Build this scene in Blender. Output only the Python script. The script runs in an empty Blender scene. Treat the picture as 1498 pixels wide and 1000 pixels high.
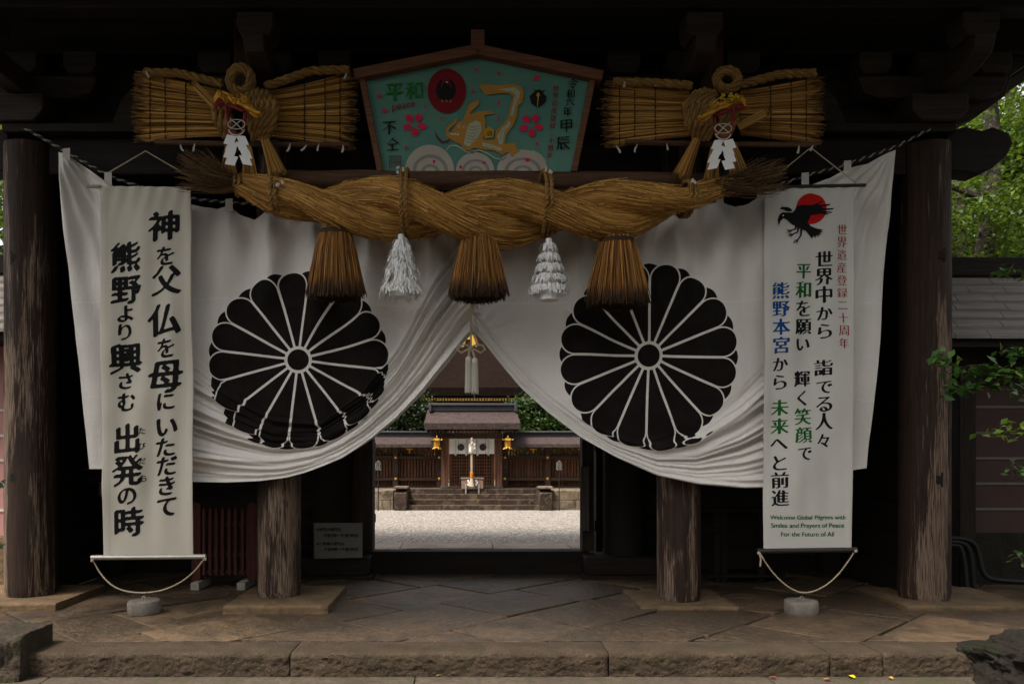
import bpy, bmesh, math, random
import numpy as np
from mathutils import Vector, Matrix, noise as mnoise

# ------------------------------------------------------------------ camera, world, sun, exposure
SC = bpy.context.scene
C = SC.collection
random.seed(7)
rng = np.random.default_rng(7)
EYE = 1.49
cam_d = bpy.data.cameras.new('camera')
cam = bpy.data.objects.new('camera', cam_d)
C.objects.link(cam)
cam.location = (0, 0, EYE)
cam.rotation_euler = (math.radians(90), 0, 0)
cam_d.sensor_width = 36
cam_d.lens = 28.0
cam_d.shift_x = 0.04206
cam_d.shift_y = 0.1068
cam_d.clip_start = 0.05
cam_d.clip_end = 2000
SC.camera = cam

SUN_DIR = Vector((-0.36, -0.33, 0.875)).normalized()      # towards the sun: front left, high
elev = math.asin(SUN_DIR.z)
rot = math.atan2(SUN_DIR.x, SUN_DIR.y)
world = bpy.data.worlds.new('World')
SC.world = world
world.use_nodes = True
wt = world.node_tree
wt.nodes.clear()
sky = wt.nodes.new('ShaderNodeTexSky')
sky.sky_type = 'NISHITA'
sky.sun_disc = False
sky.sun_elevation = elev
sky.sun_rotation = rot
sky.air_density = 1.0
sky.dust_density = 4.0
hs = wt.nodes.new('ShaderNodeHueSaturation')
hs.inputs['Saturation'].default_value = 0.22
bg = wt.nodes.new('ShaderNodeBackground')
bg.inputs['Strength'].default_value = 0.13
wo = wt.nodes.new('ShaderNodeOutputWorld')
wt.links.new(sky.outputs[0], hs.inputs['Color'])
wb = wt.nodes.new('ShaderNodeMix'); wb.data_type = 'RGBA'; wb.blend_type = 'MULTIPLY'
wb.inputs[0].default_value = 1.0
wb.inputs[7].default_value = (1.0, 0.975, 0.95, 1)          # warm white balance of the overcast sky
wt.links.new(hs.outputs[0], wb.inputs[6])
wt.links.new(wb.outputs[2], bg.inputs['Color'])
wt.links.new(bg.outputs[0], wo.inputs['Surface'])
sd = bpy.data.lights.new('sun', 'SUN')
sd.energy = 2.3
sd.angle = math.radians(16)
sd.color = (1.0, 0.93, 0.84)
so = bpy.data.objects.new('sun', sd)
so.rotation_euler = SUN_DIR.to_track_quat('Z', 'Y').to_euler()
so.location = SUN_DIR * 40
C.objects.link(so)
SC.view_settings.view_transform = 'Standard'
SC.view_settings.look = 'None'
SC.view_settings.exposure = 1.28
SC.view_settings.gamma = 1.0
SC.cycles.use_denoising = True
SC.cycles.max_bounces = 8

# ------------------------------------------------------------------ helpers
PXF, PCX, PCY = 1165.0, 686.0, 660.0
def P(px, py, Y):                      # measured point of the photograph at depth Y -> metres
    return Vector(((px - PCX) * Y / PXF, Y, EYE - (py - PCY) * Y / PXF))
def PX(px, Y): return (px - PCX) * Y / PXF
def PZ(py, Y): return EYE - (py - PCY) * Y / PXF

def root_loc(o):
    while o is not None and o.parent is not None:
        o = o.parent
    return Vector(o.location) if o is not None else Vector((0, 0, 0))

def tag(o, label=None, cat=None, group=None, kind=None):
    if label: o['label'] = label
    if cat: o['category'] = cat
    if group: o['group'] = group
    if kind: o['kind'] = kind
    return o

def thing(name, label, cat, loc=(0, 0, 0), group=None):
    o = bpy.data.objects.new(name, None)
    o.empty_display_size = 0.1
    C.objects.link(o)
    o.location = loc
    return tag(o, label, cat, group)

def finish(me, name, mats, parent, origin, smooth, angle=35, bevel=0):
    o = bpy.data.objects.new(name, me)
    for m in (mats if isinstance(mats, (list, tuple)) else [mats]):
        me.materials.append(m)
    if smooth:
        me.shade_smooth()
        if angle < 179:
            me.set_sharp_from_angle(angle=math.radians(angle))
    C.objects.link(o)
    if parent is not None:
        o.parent = parent
    elif origin is not None:
        o.location = origin
    if bevel > 0:
        b = o.modifiers.new('bevel', 'BEVEL')
        b.width = bevel
        b.segments = 2
        b.limit_method = 'ANGLE'
        b.angle_limit = math.radians(50)
    return o

class MB:
    """collects shapes (world metres) that become ONE mesh object"""
    def __init__(s):
        s.v, s.f, s.m, s.uv = [], [], [], []
    def add(s, vs, fs, m=0, uvs=None):
        o = len(s.v)
        s.v += [tuple(v) for v in vs]
        s.f += [tuple(i + o for i in f) for f in fs]
        s.m += [m] * len(fs)
        s.uv += list(uvs) if uvs is not None else [(0, 0)] * len(vs)
        return s
    def box(s, x0, x1, y0, y1, z0, z1, m=0):
        vs = [(x, y, z) for z in (z0, z1) for y in (y0, y1) for x in (x0, x1)]
        fs = [(0, 2, 3, 1), (4, 5, 7, 6), (0, 1, 5, 4), (2, 6, 7, 3), (0, 4, 6, 2), (1, 3, 7, 5)]
        return s.add(vs, fs, m)
    def obox(s, c, size, R=None, m=0):       # oriented box
        c = Vector(c)
        vs = []
        for z in (-.5, .5):
            for y in (-.5, .5):
                for x in (-.5, .5):
                    p = Vector((x * size[0], y * size[1], z * size[2]))
                    vs.append(c + (R @ p if R is not None else p))
        fs = [(0, 2, 3, 1), (4, 5, 7, 6), (0, 1, 5, 4), (2, 6, 7, 3), (0, 4, 6, 2), (1, 3, 7, 5)]
        return s.add(vs, fs, m)
    def bar(s, a, b, w, h, m=0):              # box from a to b, w across, h in the other direction
        a, b = Vector(a), Vector(b)
        d = b - a
        R = d.to_track_quat('X', 'Z').to_matrix()
        return s.obox((a + b) / 2, (d.length, w, h), R, m)
    def tube(s, path, rad, n=10, cap=True, m=0, twist=0.0):
        P_ = [Vector(p) for p in path]
        K = len(P_)
        if not hasattr(rad, '__len__'): rad = [rad] * K
        T = []
        for i in range(K):
            t = P_[min(i + 1, K - 1)] - P_[max(i - 1, 0)]
            T.append(t.normalized() if t.length > 1e-9 else Vector((0, 0, 1)))
        up = Vector((0, 0, 1)) if abs(T[0].z) < .9 else Vector((0, 1, 0))
        u = T[0].cross(up).normalized()
        vs, uvs, L = [], [], 0
        for i in range(K):
            if i:
                L += (P_[i] - P_[i - 1]).length
                q = T[i - 1].rotation_difference(T[i])
                u = (q @ u)
                u = (u - T[i] * u.dot(T[i])).normalized()
            w = T[i].cross(u)
            for j in range(n + 1):
                a = 2 * math.pi * j / n
                vs.append(P_[i] + (u * math.cos(a) + w * math.sin(a)) * rad[i])
                uvs.append((j / n + twist * L, L))
        fs = []
        for i in range(K - 1):
            for j in range(n):
                a = i * (n + 1) + j
                fs.append((a, a + n + 1, a + n + 2, a + 1))
        if cap:
            fs.append(tuple(range(n)))
            fs.append(tuple((K - 1) * (n + 1) + j for j in reversed(range(n))))
        return s.add(vs, fs, m, uvs)
    def lathe(s, c, prof, n=24, m=0):         # prof: (r, z) going up, about +Z
        c = Vector(c)
        vs, uvs = [], []
        for r, z in prof:
            for j in range(n):
                a = 2 * math.pi * j / n
                vs.append(c + Vector((r * math.cos(a), r * math.sin(a), z)))
                uvs.append((j / n, z))
        fs = []
        for i in range(len(prof) - 1):
            for j in range(n):
                a, b = i * n + j, i * n + (j + 1) % n
                fs.append((a, b, b + n, a + n))
        fs.append(tuple(reversed(range(n))))
        fs.append(tuple((len(prof) - 1) * n + j for j in range(n)))
        return s.add(vs, fs, m, uvs)
    def ball(s, c, r, n=10, m=0, sc=(1, 1, 1)):
        c = Vector(c)
        k = max(5, n // 2 + 1)
        vs = [c + Vector((0, 0, -r * sc[2]))]
        for i in range(1, k):
            t = -math.pi / 2 + math.pi * i / k
            for j in range(n):
                a = 2 * math.pi * j / n
                vs.append(c + Vector((r * sc[0] * math.cos(t) * math.cos(a), r * sc[1] * math.cos(t) * math.sin(a), r * sc[2] * math.sin(t))))
        vs.append(c + Vector((0, 0, r * sc[2])))
        fs = [(0, 1 + (j + 1) % n, 1 + j) for j in range(n)]
        for i in range(k - 2):
            for j in range(n):
                a = 1 + i * n + j; b = 1 + i * n + (j + 1) % n
                fs.append((a, b, b + n, a + n))
        t = len(vs) - 1
        fs += [(t, 1 + (k - 2) * n + j, 1 + (k - 2) * n + (j + 1) % n) for j in range(n)]
        return s.add(vs, fs, m)
    def prism(s, pts, d, m=0):                # planar polygon pushed along d
        d = Vector(d)
        pts = [Vector(p) for p in pts]
        n = len(pts)
        vs = pts + [p + d for p in pts]
        fs = [tuple(range(n)), tuple(reversed(range(n, 2 * n)))]
        fs += [(i, i + n, (i + 1) % n + n, (i + 1) % n) for i in range(n)]
        return s.add(vs, fs, m)
    def face(s, pts, m=0):
        return s.add(pts, [tuple(range(len(pts)))], m)
    def build(s, name, mats, parent=None, origin=None, smooth=True, angle=35, bevel=0):
        off = root_loc(parent) if parent is not None else Vector(origin) if origin is not None else Vector((0, 0, 0))
        me = bpy.data.meshes.new(name)
        me.from_pydata([(v[0] - off.x, v[1] - off.y, v[2] - off.z) for v in s.v], [], s.f)
        me.polygons.foreach_set('material_index', s.m)
        uvl = me.uv_layers.new(name='UVMap')
        li = np.empty(len(me.loops), dtype=np.int32)
        me.loops.foreach_get('vertex_index', li)
        uvl.data.foreach_set('uv', np.array(s.uv, dtype=np.float32)[li].ravel())
        bm = bmesh.new(); bm.from_mesh(me)
        bmesh.ops.recalc_face_normals(bm, faces=bm.faces)
        bm.to_mesh(me); bm.free()
        return finish(me, name, mats, parent, origin, smooth, angle, bevel)

def np_mesh(name, V, F, mats, parent=None, origin=None, smooth=True, uv=None, attrs=None, angle=180):
    """V (n,3), F (m,k) with constant k"""
    off = root_loc(parent) if parent is not None else Vector(origin) if origin is not None else Vector((0, 0, 0))
    V = np.asarray(V, dtype=np.float32) - np.array(off, dtype=np.float32)
    F = np.asarray(F, dtype=np.int32)
    me = bpy.data.meshes.new(name)
    me.vertices.add(len(V)); me.vertices.foreach_set('co', V.ravel())
    k = F.shape[1]
    me.loops.add(F.size); me.loops.foreach_set('vertex_index', F.ravel())
    me.polygons.add(len(F))
    me.polygons.foreach_set('loop_start', np.arange(0, F.size, k, dtype=np.int32))
    me.update(calc_edges=True)
    if uv is not None:
        l = me.uv_layers.new(name='UVMap')
        l.data.foreach_set('uv', np.asarray(uv, dtype=np.float32)[F.ravel()].ravel())
    for nm, a in (attrs or {}).items():
        at = me.attributes.new(nm, 'FLOAT', 'POINT')
        at.data.foreach_set('value', np.asarray(a, dtype=np.float32))
    return finish(me, name, mats, parent, origin, smooth, angle)

def grid(name, V, mats, parent=None, origin=None, uv=None, wrap=False, attrs=None):
    n, m = V.shape[:2]
    idx = np.arange(n * m).reshape(n, m)
    if wrap: idx = np.concatenate([idx, idx[:, :1]], 1)
    F = np.stack([idx[:-1, :-1], idx[1:, :-1], idx[1:, 1:], idx[:-1, 1:]], -1).reshape(-1, 4)
    return np_mesh(name, V.reshape(-1, 3), F, mats, parent, origin, True, None if uv is None else uv.reshape(-1, 2), attrs)

def strands(name, paths, rad, mat, parent=None, origin=None, side=3):
    """thin straw stalks: paths (N,K,3), rad (N,K)"""
    paths = np.asarray(paths, dtype=np.float64)
    N, K = paths.shape[:2]
    rad = np.broadcast_to(np.asarray(rad, dtype=np.float64), (N, K))
    T = np.gradient(paths, axis=1)
    T /= np.linalg.norm(T, axis=2, keepdims=True) + 1e-9
    ref = rng.normal(size=(N, 1, 3))
    U = np.cross(T, np.broadcast_to(ref, T.shape)); U /= np.linalg.norm(U, axis=2, keepdims=True) + 1e-9
    Wv = np.cross(T, U)
    a = np.arange(side) * 2 * math.pi / side
    V = paths[:, :, None, :] + (U[:, :, None, :] * np.cos(a)[None, None, :, None] + Wv[:, :, None, :] * np.sin(a)[None, None, :, None]) * rad[:, :, None, None]
    idx = np.arange(N * K * side).reshape(N, K, side)
    nx = np.roll(idx, -1, axis=2)
    F = np.stack([idx[:, :-1], idx[:, 1:], nx[:, 1:], nx[:, :-1]], -1).reshape(-1, 4)
    rnd = np.repeat(rng.random(N), K * side)
    tt = np.tile(np.repeat(np.linspace(0, 1, K), side), N)
    return np_mesh(name, V.reshape(-1, 3), F, mat, parent, origin, True, None, {'rnd': rnd, 'tt': tt})

def copy_tree(o, parent=None):
    c = o.copy()
    C.objects.link(c)
    if parent is not None: c.parent = parent
    for ch in list(o.children): copy_tree(ch, c)
    return c

def smoothstep(a, b, x):
    t = np.clip((x - a) / (b - a), 0, 1)
    return t * t * (3 - 2 * t)

def twisted(mb, path, R, n=3, pitch=None, side=7, m=0, phase=0.0, step=None):
    """lay n strands round a path: a laid rope"""
    P_ = [Vector(p) for p in path]
    seg = [0]
    for i in range(1, len(P_)): seg.append(seg[-1] + (P_[i] - P_[i - 1]).length)
    L = seg[-1]
    step = step or R * .8
    K = max(6, int(L / step))
    pitch = pitch or R * 7
    xs = np.linspace(0, L, K)
    A = np.array([np.interp(xs, seg, [p[k] for p in P_]) for k in range(3)]).T
    pts = [Vector(a) for a in A]
    T = [(pts[min(i + 1, K - 1)] - pts[max(i - 1, 0)]).normalized() for i in range(K)]
    up = Vector((0, 0, 1)) if abs(T[0].z) < .9 else Vector((0, 1, 0))
    u = T[0].cross(up).normalized()
    U = []
    for i in range(K):
        if i:
            u = T[i - 1].rotation_difference(T[i]) @ u
            u = (u - T[i] * u.dot(T[i])).normalized()
        U.append(u)
    for s_ in range(n):
        q = []
        for i in range(K):
            a = phase + 2 * math.pi * (s_ / n + xs[i] / pitch)
            w = T[i].cross(U[i])
            q.append(pts[i] + (U[i] * math.cos(a) + w * math.sin(a)) * R * .5)
        mb.tube(q, R * .56, side, True, m)

# ------------------------------------------------------------------ materials
class NT:
    def __init__(s, name, rough=0.7, spec=0.3):
        s.mat = bpy.data.materials.new(name)
        s.mat.use_nodes = True
        s.t = s.mat.node_tree
        s.b = s.t.nodes['Principled BSDF']
        s.b.inputs['Roughness'].default_value = rough
        s.b.inputs['Specular IOR Level'].default_value = spec
    def put(s, sock, v):
        if hasattr(v, 'is_linked') or hasattr(v, 'links'): s.t.links.new(v, sock)
        elif isinstance(v, (tuple, list)) and len(v) == 3 and sock.type == 'RGBA': sock.default_value = (*v, 1)
        else: sock.default_value = v
    def n(s, typ, ins=None, out=0, **props):
        nd = s.t.nodes.new(typ)
        for k, v in props.items(): setattr(nd, k, v)
        for k, v in (ins or {}).items(): s.put(nd.inputs[k], v)
        return nd.outputs[out]
    def m(s, op, a, b=0.0, c=0.0, clamp=False):
        return s.n('ShaderNodeMath', {0: a, 1: b, 2: c}, operation=op, use_clamp=clamp)
    def mix(s, f, a, b):
        return s.n('ShaderNodeMix', {0: f, 6: a, 7: b}, out=2, data_type='RGBA')
    def ramp(s, f, stops, interp='LINEAR'):
        nd = s.t.nodes.new('ShaderNodeValToRGB')
        cr = nd.color_ramp; cr.interpolation = interp
        while len(cr.elements) < len(stops): cr.elements.new(.5)
        for e, (p, c) in zip(cr.elements, stops):
            e.position = p
            e.color = (*c, 1) if isinstance(c, (tuple, list)) else (c, c, c, 1)
        s.t.links.new(f, nd.inputs[0])
        return nd.outputs[0]
    def obj(s): return s.n('ShaderNodeTexCoord', out=3)
    def uv(s): return s.n('ShaderNodeTexCoord', out=2)
    def map(s, vec, scale=(1, 1, 1), rot=(0, 0, 0), loc=(0, 0, 0)):
        return s.n('ShaderNodeMapping', {'Vector': vec, 'Scale': scale, 'Rotation': rot, 'Location': loc})
    def noise(s, vec, scale=5., detail=4., rough=.55, dist=0.):
        return s.n('ShaderNodeTexNoise', {'Vector': vec, 'Scale': scale, 'Detail': detail, 'Roughness': rough, 'Distortion': dist})
    def vor(s, vec, scale=5., feature='F1', out=0):
        return s.n('ShaderNodeTexVoronoi', {'Vector': vec, 'Scale': scale}, out=out, feature=feature)
    def attr(s, name): return s.n('ShaderNodeAttribute', out=2, attribute_name=name)
    def rand(s): return s.n('ShaderNodeObjectInfo', out=5)
    def bump(s, h, strength=.3, dist=.01):
        o = s.n('ShaderNodeBump', {'Height': h, 'Strength': strength, 'Distance': dist})
        s.t.links.new(o, s.b.inputs['Normal'])
        return o
    def col(s, c): s.put(s.b.inputs['Base Color'], c); return s
    def rough(s, v): s.put(s.b.inputs['Roughness'], v); return s

def plain(name, c, rough=.7, spec=.3, metal=0, var=.25, scale=14., bump=.15):
    t = NT(name, rough, spec)
    n = t.noise(t.obj(), scale, 5, .6)
    t.col(t.mix(n, tuple(x * (1 - var) for x in c), tuple(min(1, x * (1 + var)) for x in c)))
    t.b.inputs['Metallic'].default_value = metal
    if bump: t.bump(t.noise(t.obj(), scale * 4, 4), bump, .004)
    return t.mat

def wood(name, dark, light, pale=None, axis='Z', pal_amt=.56, rough=.75, fine=38., bump=.5):
    t = NT(name, rough, .25)
    o = t.obj()
    r = t.n('ShaderNodeVectorMath', {0: o, 1: t.n('ShaderNodeCombineXYZ', {0: t.m('MULTIPLY', t.rand(), 37.), 1: t.m('MULTIPLY', t.rand(), 91.), 2: t.m('MULTIPLY', t.rand(), 53.)})}, operation='ADD')
    k = {'X': (.035, 1, 1), 'Y': (1, .035, 1), 'Z': (1, 1, .035)}[axis]
    k2 = {'X': (.12, 1, 1), 'Y': (1, .12, 1), 'Z': (1, 1, .12)}[axis]
    g = t.noise(t.map(r, tuple(x * fine for x in k)), 1., 6, .65, .3)
    g2 = t.noise(t.map(r, tuple(x * fine * 4 for x in k)), 1., 4, .6)
    c = t.mix(t.ramp(g, [(.3, 0.), (.72, 1.)]), dark, light)
    c = t.mix(t.m('MULTIPLY', t.ramp(g2, [(.52, 0.), (.75, 1.)]), .55), c, tuple(x * 1.8 for x in light))
    if pale:
        p = t.noise(t.map(r, tuple(x * 3.6 for x in k2)), 1., 5, .62, .4)
        p = t.m('ADD', p, t.m('MULTIPLY', t.m('SUBTRACT', g2, .5), .28))
        p = t.m('ADD', p, t.m('MULTIPLY', t.m('SUBTRACT', g, .5), .22))
        pm = t.ramp(p, [(pal_amt, 0.), (pal_amt + .06, 1.)])
        pm = t.m('MULTIPLY', pm, t.ramp(g2, [(.36, .12), (.56, 1.)]))
        c = t.mix(t.m('MULTIPLY', pm, .9), c, t.mix(g2, tuple(x * .5 for x in pale), tuple(x * 1.15 for x in pale)))
    t.col(c)
    t.bump(t.m('ADD', g, t.m('MULTIPLY', g2, .6)), bump, .012)
    return t.mat

def stone(name, c1, c2, scale=3., rough=.85, bump=.6, moss=None, dist=.02, spec=.3, fine=1.):
    t = NT(name, rough, spec)
    o = t.obj()
    a = t.noise(o, scale, 6, .62, .3)
    b = t.noise(o, scale * 9 * fine, 5, .6)
    g = t.noise(o, scale * 60 * fine, 3, .6)
    c = t.mix(t.ramp(a, [(.3, 0.), (.7, 1.)]), c1, c2)
    c = t.mix(t.m('MULTIPLY', t.ramp(b, [(.45, 0.), (.7, 1.)]), .55), c, tuple(x * .45 for x in c1))
    c = t.mix(t.m('MULTIPLY', t.ramp(g, [(.5, 0.), (.75, 1.)]), .35), c, tuple(min(1, x * 1.7) for x in c2))
    if moss:
        ms = t.ramp(t.noise(o, scale * 1.7, 6, .7, .6), [(.5, 0.), (.62, 1.)])
        c = t.mix(t.m('MULTIPLY', ms, .8), c, moss)
    t.col(c)
    t.bump(t.m('ADD', t.m('MULTIPLY', b, 1.), t.m('MULTIPLY', g, .35)), bump, dist)
    return t.mat

def straw_attr(name, dark, light, tip=None, tip_at=.9):
    t = NT(name, .6, .3)
    r = t.attr('rnd')
    c = t.ramp(r, [(0., tuple(x * .55 for x in dark)), (.35, dark), (.75, light), (1., tuple(min(1, x * 1.45) for x in light))])
    if tip:
        e = t.m('ADD', t.attr('tt'), t.m('MULTIPLY', t.m('SUBTRACT', r, .5), .16))
        c = t.mix(t.ramp(e, [(tip_at - .1, 0.), (tip_at, 1.)]), c, tip)
    t.col(c)
    return t.mat

def straw_rope(name, dark, light, uscale=26., vscale=1.6, bump=.9, dist=.012):
    t = NT(name, .65, .3)
    v = t.map(t.uv(), (uscale, vscale, 1))
    a = t.noise(v, 1., 4, .6, .5)
    b = t.noise(t.map(t.uv(), (uscale * 3.2, vscale * 2.2, 1), loc=(3, 7, 0)), 1., 3, .6, .3)
    big = t.noise(t.map(t.uv(), (2.5, 1.3, 1)), 1., 3)
    f = t.m('ADD', t.m('MULTIPLY', a, .5), t.m('MULTIPLY', b, .5))
    c = t.ramp(f, [(.3, tuple(x * .3 for x in dark)), (.45, dark), (.6, light), (.75, tuple(min(1, x * 1.5) for x in light))])
    c = t.mix(t.m('MULTIPLY', t.ramp(big, [(.4, 0.), (.7, 1.)]), .45), c, tuple(x * .55 for x in dark))
    t.col(c)
    t.bump(f, bump, dist)
    return t.mat

def cloth(name, c, weave=900., sheen=True, rough=.85):
    t = NT(name, rough, .15)
    n = t.noise(t.obj(), 2.2, 5, .6, .5)
    w = t.noise(t.map(t.obj(), (weave * .12, weave * .12, weave)), 1., 2)
    t.col(t.mix(n, tuple(x * .86 for x in c), tuple(min(1, x * 1.05) for x in c)))
    t.bump(t.m('ADD', t.m('MULTIPLY', t.noise(t.obj(), 26., 5, .6, .4), .8), t.m('MULTIPLY', w, .2)), .18, .006)
    return t.mat

M = {}
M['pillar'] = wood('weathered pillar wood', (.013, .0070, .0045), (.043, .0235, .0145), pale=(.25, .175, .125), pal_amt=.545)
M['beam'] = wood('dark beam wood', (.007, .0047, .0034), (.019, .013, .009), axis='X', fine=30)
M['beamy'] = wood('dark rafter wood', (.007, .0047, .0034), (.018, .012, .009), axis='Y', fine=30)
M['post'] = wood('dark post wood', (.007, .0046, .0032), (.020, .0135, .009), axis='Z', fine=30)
M['strut'] = wood('brown strut wood', (.035, .016, .009), (.075, .035, .02), axis='Z', fine=30)
M['frame'] = wood('reddish frame wood', (.12, .05, .028), (.22, .10, .055), axis='X', fine=30)
M['log'] = wood('brown log wood', (.06, .03, .016), (.13, .07, .04), axis='X', fine=30)
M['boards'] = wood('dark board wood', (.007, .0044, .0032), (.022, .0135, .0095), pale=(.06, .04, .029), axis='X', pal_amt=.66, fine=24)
M['redwood'] = wood('faded red paint', (.045, .013, .010), (.09, .027, .02), axis='Z', fine=26)
M['paleend'] = plain('pale end grain', (.34, .31, .27))
M['flag'] = None
M['granite'] = stone('grey granite', (.14, .122, .10), (.25, .222, .19), scale=9, bump=.8, dist=.012)
M['slab'] = stone('ochre base stone', (.095, .058, .030), (.19, .122, .066), scale=2.6, moss=(.06, .06, .028))
M['kerb'] = stone('rough kerb stone', (.038, .024, .014), (.108, .074, .047), scale=4.2, bump=.9, moss=(.055, .044, .020), dist=.028, fine=1.4)
M['rock'] = stone('mossy dark rock', (.011, .008, .006), (.034, .025, .017), scale=4.4, bump=1., moss=(.018, .026, .007), dist=.05)
M['soil'] = stone('dark soil', (.012, .009, .0065), (.028, .021, .015), scale=4)
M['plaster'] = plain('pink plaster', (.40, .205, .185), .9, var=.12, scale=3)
M['plasterdark'] = plain('stained dark plaster', (.055, .033, .030), .9, var=.3, scale=2)  # darker copy of the pink plaster: the right wall's shade put into its colour
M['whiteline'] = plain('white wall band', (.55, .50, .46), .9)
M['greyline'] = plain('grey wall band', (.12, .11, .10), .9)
M['white'] = plain('white paint', (.62, .60, .56), .8, var=.06)
M['paper'] = plain('white paper', (.80, .79, .77), .8, var=.06, bump=.05)
M['sign'] = plain('grey white board', (.15, .143, .122), .6, var=.08, bump=.05)
M['gold'] = plain('gilt metal', (.95, .56, .10), .34, .5, metal=.75, var=.12)
M['goldpaint'] = plain('yellow gold paint', (.50, .24, .02), .35, .5, metal=.45, var=.45, scale=60)
M['red'] = plain('red lacquer', (.20, .010, .014), .5)
M['black'] = plain('black ink', (.010, .010, .011), .8, var=.1, bump=0)
M['darkmetal'] = plain('dark iron', (.008, .008, .008), .6, .3)
M['rod'] = plain('grey metal rod', (.36, .34, .31), .4, .5, metal=.4)
M['rodblack'] = plain('black rod', (.03, .027, .024), .5)
M['cord'] = plain('pale cord', (.42, .35, .24), .8)
M['bannerL'] = cloth('cream banner cloth', (.56, .52, .44))
M['bannerR'] = cloth('white banner cloth', (.57, .555, .51))
M['tabcloth'] = cloth('white cloth tab', (.60, .575, .53))
M['tasselcloth'] = plain('cream silk tassel', (.56, .52, .44), .7, scale=60)
M['straw'] = straw_attr('dry straw', (.37, .175, .036), (.67, .38, .105), tip=(.08, .045, .014), tip_at=1.04)
M['brush'] = straw_attr('brown straw fibre', (.19, .078, .014), (.42, .195, .043), tip=(.045, .022, .008), tip_at=.955)
M['fray'] = straw_attr('dark frayed straw', (.07, .036, .012), (.15, .082, .026))
M['rope'] = straw_rope('twisted straw', (.25, .115, .020), (.52, .275, .058))
M['ropesmall'] = straw_rope('straw cord', (.20, .105, .025), (.37, .215, .062), uscale=8, vscale=12, dist=.004)
M['twine'] = plain('dark twine', (.06, .034, .013), .8)
M['roofbark'] = None
# ------------------------------------------------------------------ the setting: ground, courtyard, floor
def flag_mat():
    t = NT('flagstone', .62, .45)
    o = t.obj()
    r = t.n('ShaderNodeSeparateXYZ', {0: t.uv()}, out=0)
    a = t.noise(o, 1.7, 7, .66, .5)
    b = t.noise(o, 16., 6, .65, .3)
    g = t.noise(o, 120., 3, .6)
    c = t.ramp(r, [(0., (.046, .029, .016)), (.5, (.098, .062, .034)), (1., (.19, .122, .066))])
    c = t.mix(t.m('MULTIPLY', t.ramp(a, [(.42, 0.), (.62, 1.)]), .75), c, (.045, .033, .021))
    c = t.mix(t.m('MULTIPLY', t.ramp(b, [(.45, 0.), (.7, 1.)]), .45), c, (.21, .134, .073))
    c = t.mix(t.m('MULTIPLY', t.ramp(g, [(.55, 0.), (.8, 1.)]), .3), c, (.34, .27, .2))
    mo = t.ramp(t.noise(o, .9, 5, .7, .6), [(.56, 0.), (.66, 1.)])
    c = t.mix(t.m('MULTIPLY', mo, .35), c, (.06, .065, .028))
    st_ = t.noise(t.map(o, (1., 1., 1.), loc=(5, 3, 0)), 2.6, 8, .72, .9)
    c = t.mix(t.m('MULTIPLY', t.ramp(st_, [(.50, 0.), (.57, 1.)]), .6), c, (.040, .028, .018))
    cr = t.n('ShaderNodeTexVoronoi', {'Vector': t.n('ShaderNodeVectorMath', {0: o, 1: t.n('ShaderNodeVectorMath', {0: t.n('ShaderNodeTexNoise', {'Vector': o, 'Scale': 3.}, out=1), 1: (.35, .35, 0.)}, operation='MULTIPLY')}, operation='ADD'), 'Scale': 1.1}, feature='DISTANCE_TO_EDGE')
    ck = t.ramp(cr, [(.0, 1.), (.010, 0.)])
    c = t.mix(t.m('MULTIPLY', ck, .0), c, (.016, .011, .007))
    t.col(c)
    t.rough(t.ramp(a, [(.35, .58), (.65, .36)]))
    t.bump(t.m('SUBTRACT', t.m('ADD', t.m('MULTIPLY', a, 1.6), t.m('ADD', t.m('MULTIPLY', b, 1.1), t.m('MULTIPLY', g, .22))), t.m('MULTIPLY', ck, .0)), 1., .035)
    return t.mat
M['flag'] = flag_mat()

def gravel_mat():
    t = NT('white gravel', .9, .2)
    o = t.obj()
    v = t.vor(o, 26.)
    vc = t.n('ShaderNodeTexVoronoi', {'Vector': o, 'Scale': 26.}, out=1)
    f = t.n('ShaderNodeSeparateXYZ', {0: vc}, out=0)
    big = t.noise(o, .8, 5, .6)
    c = t.ramp(f, [(0., (.15, .13, .115)), (.5, (.34, .30, .27)), (1., (.58, .54, .50))])
    c = t.mix(t.m('MULTIPLY', t.ramp(v, [(.35, 0.), (.75, 1.)]), .7), c, (.09, .08, .07))
    c = t.mix(t.m('MULTIPLY', big, .35), c, (.30, .26, .22))
    t.col(c)
    t.bump(t.m('MULTIPLY', v, -1.), 1., .03)
    return t.mat
M['gravel'] = gravel_mat()

def struct(mb, name, mat, **k):
    o = mb.build(name, mat, **k)
    o['kind'] = 'structure'
    return o

g = MB(); g.face([(-260, -120, -.36), (260, -120, -.36), (260, 300, -.36), (-260, 300, -.36)])
struct(g, 'ground', M['soil'])
g = MB(); g.box(-40, 40, 12.95, 70, -.34, 0.0)
struct(g, 'gravel_courtyard', M['gravel'])
g = MB()
x = -9.
while x < 9.:
    w = random.uniform(1.1, 1.9)
    g.box(x, min(9, x + w - .012), 12.2, 12.94, -.2, random.uniform(.004, .012)); x += w
struct(g, 'paving_strip', stone('pale paving stone', (.24, .19, .16), (.40, .33, .28), 2.5, bump=.5), bevel=.01)
# floor bed and flagstones laid diagonally
g = MB(); g.box(-8.6, 8.6, 6.25, 12.19, -.34, -.060)
struct(g, 'floor_bed', M['soil'])

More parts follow.
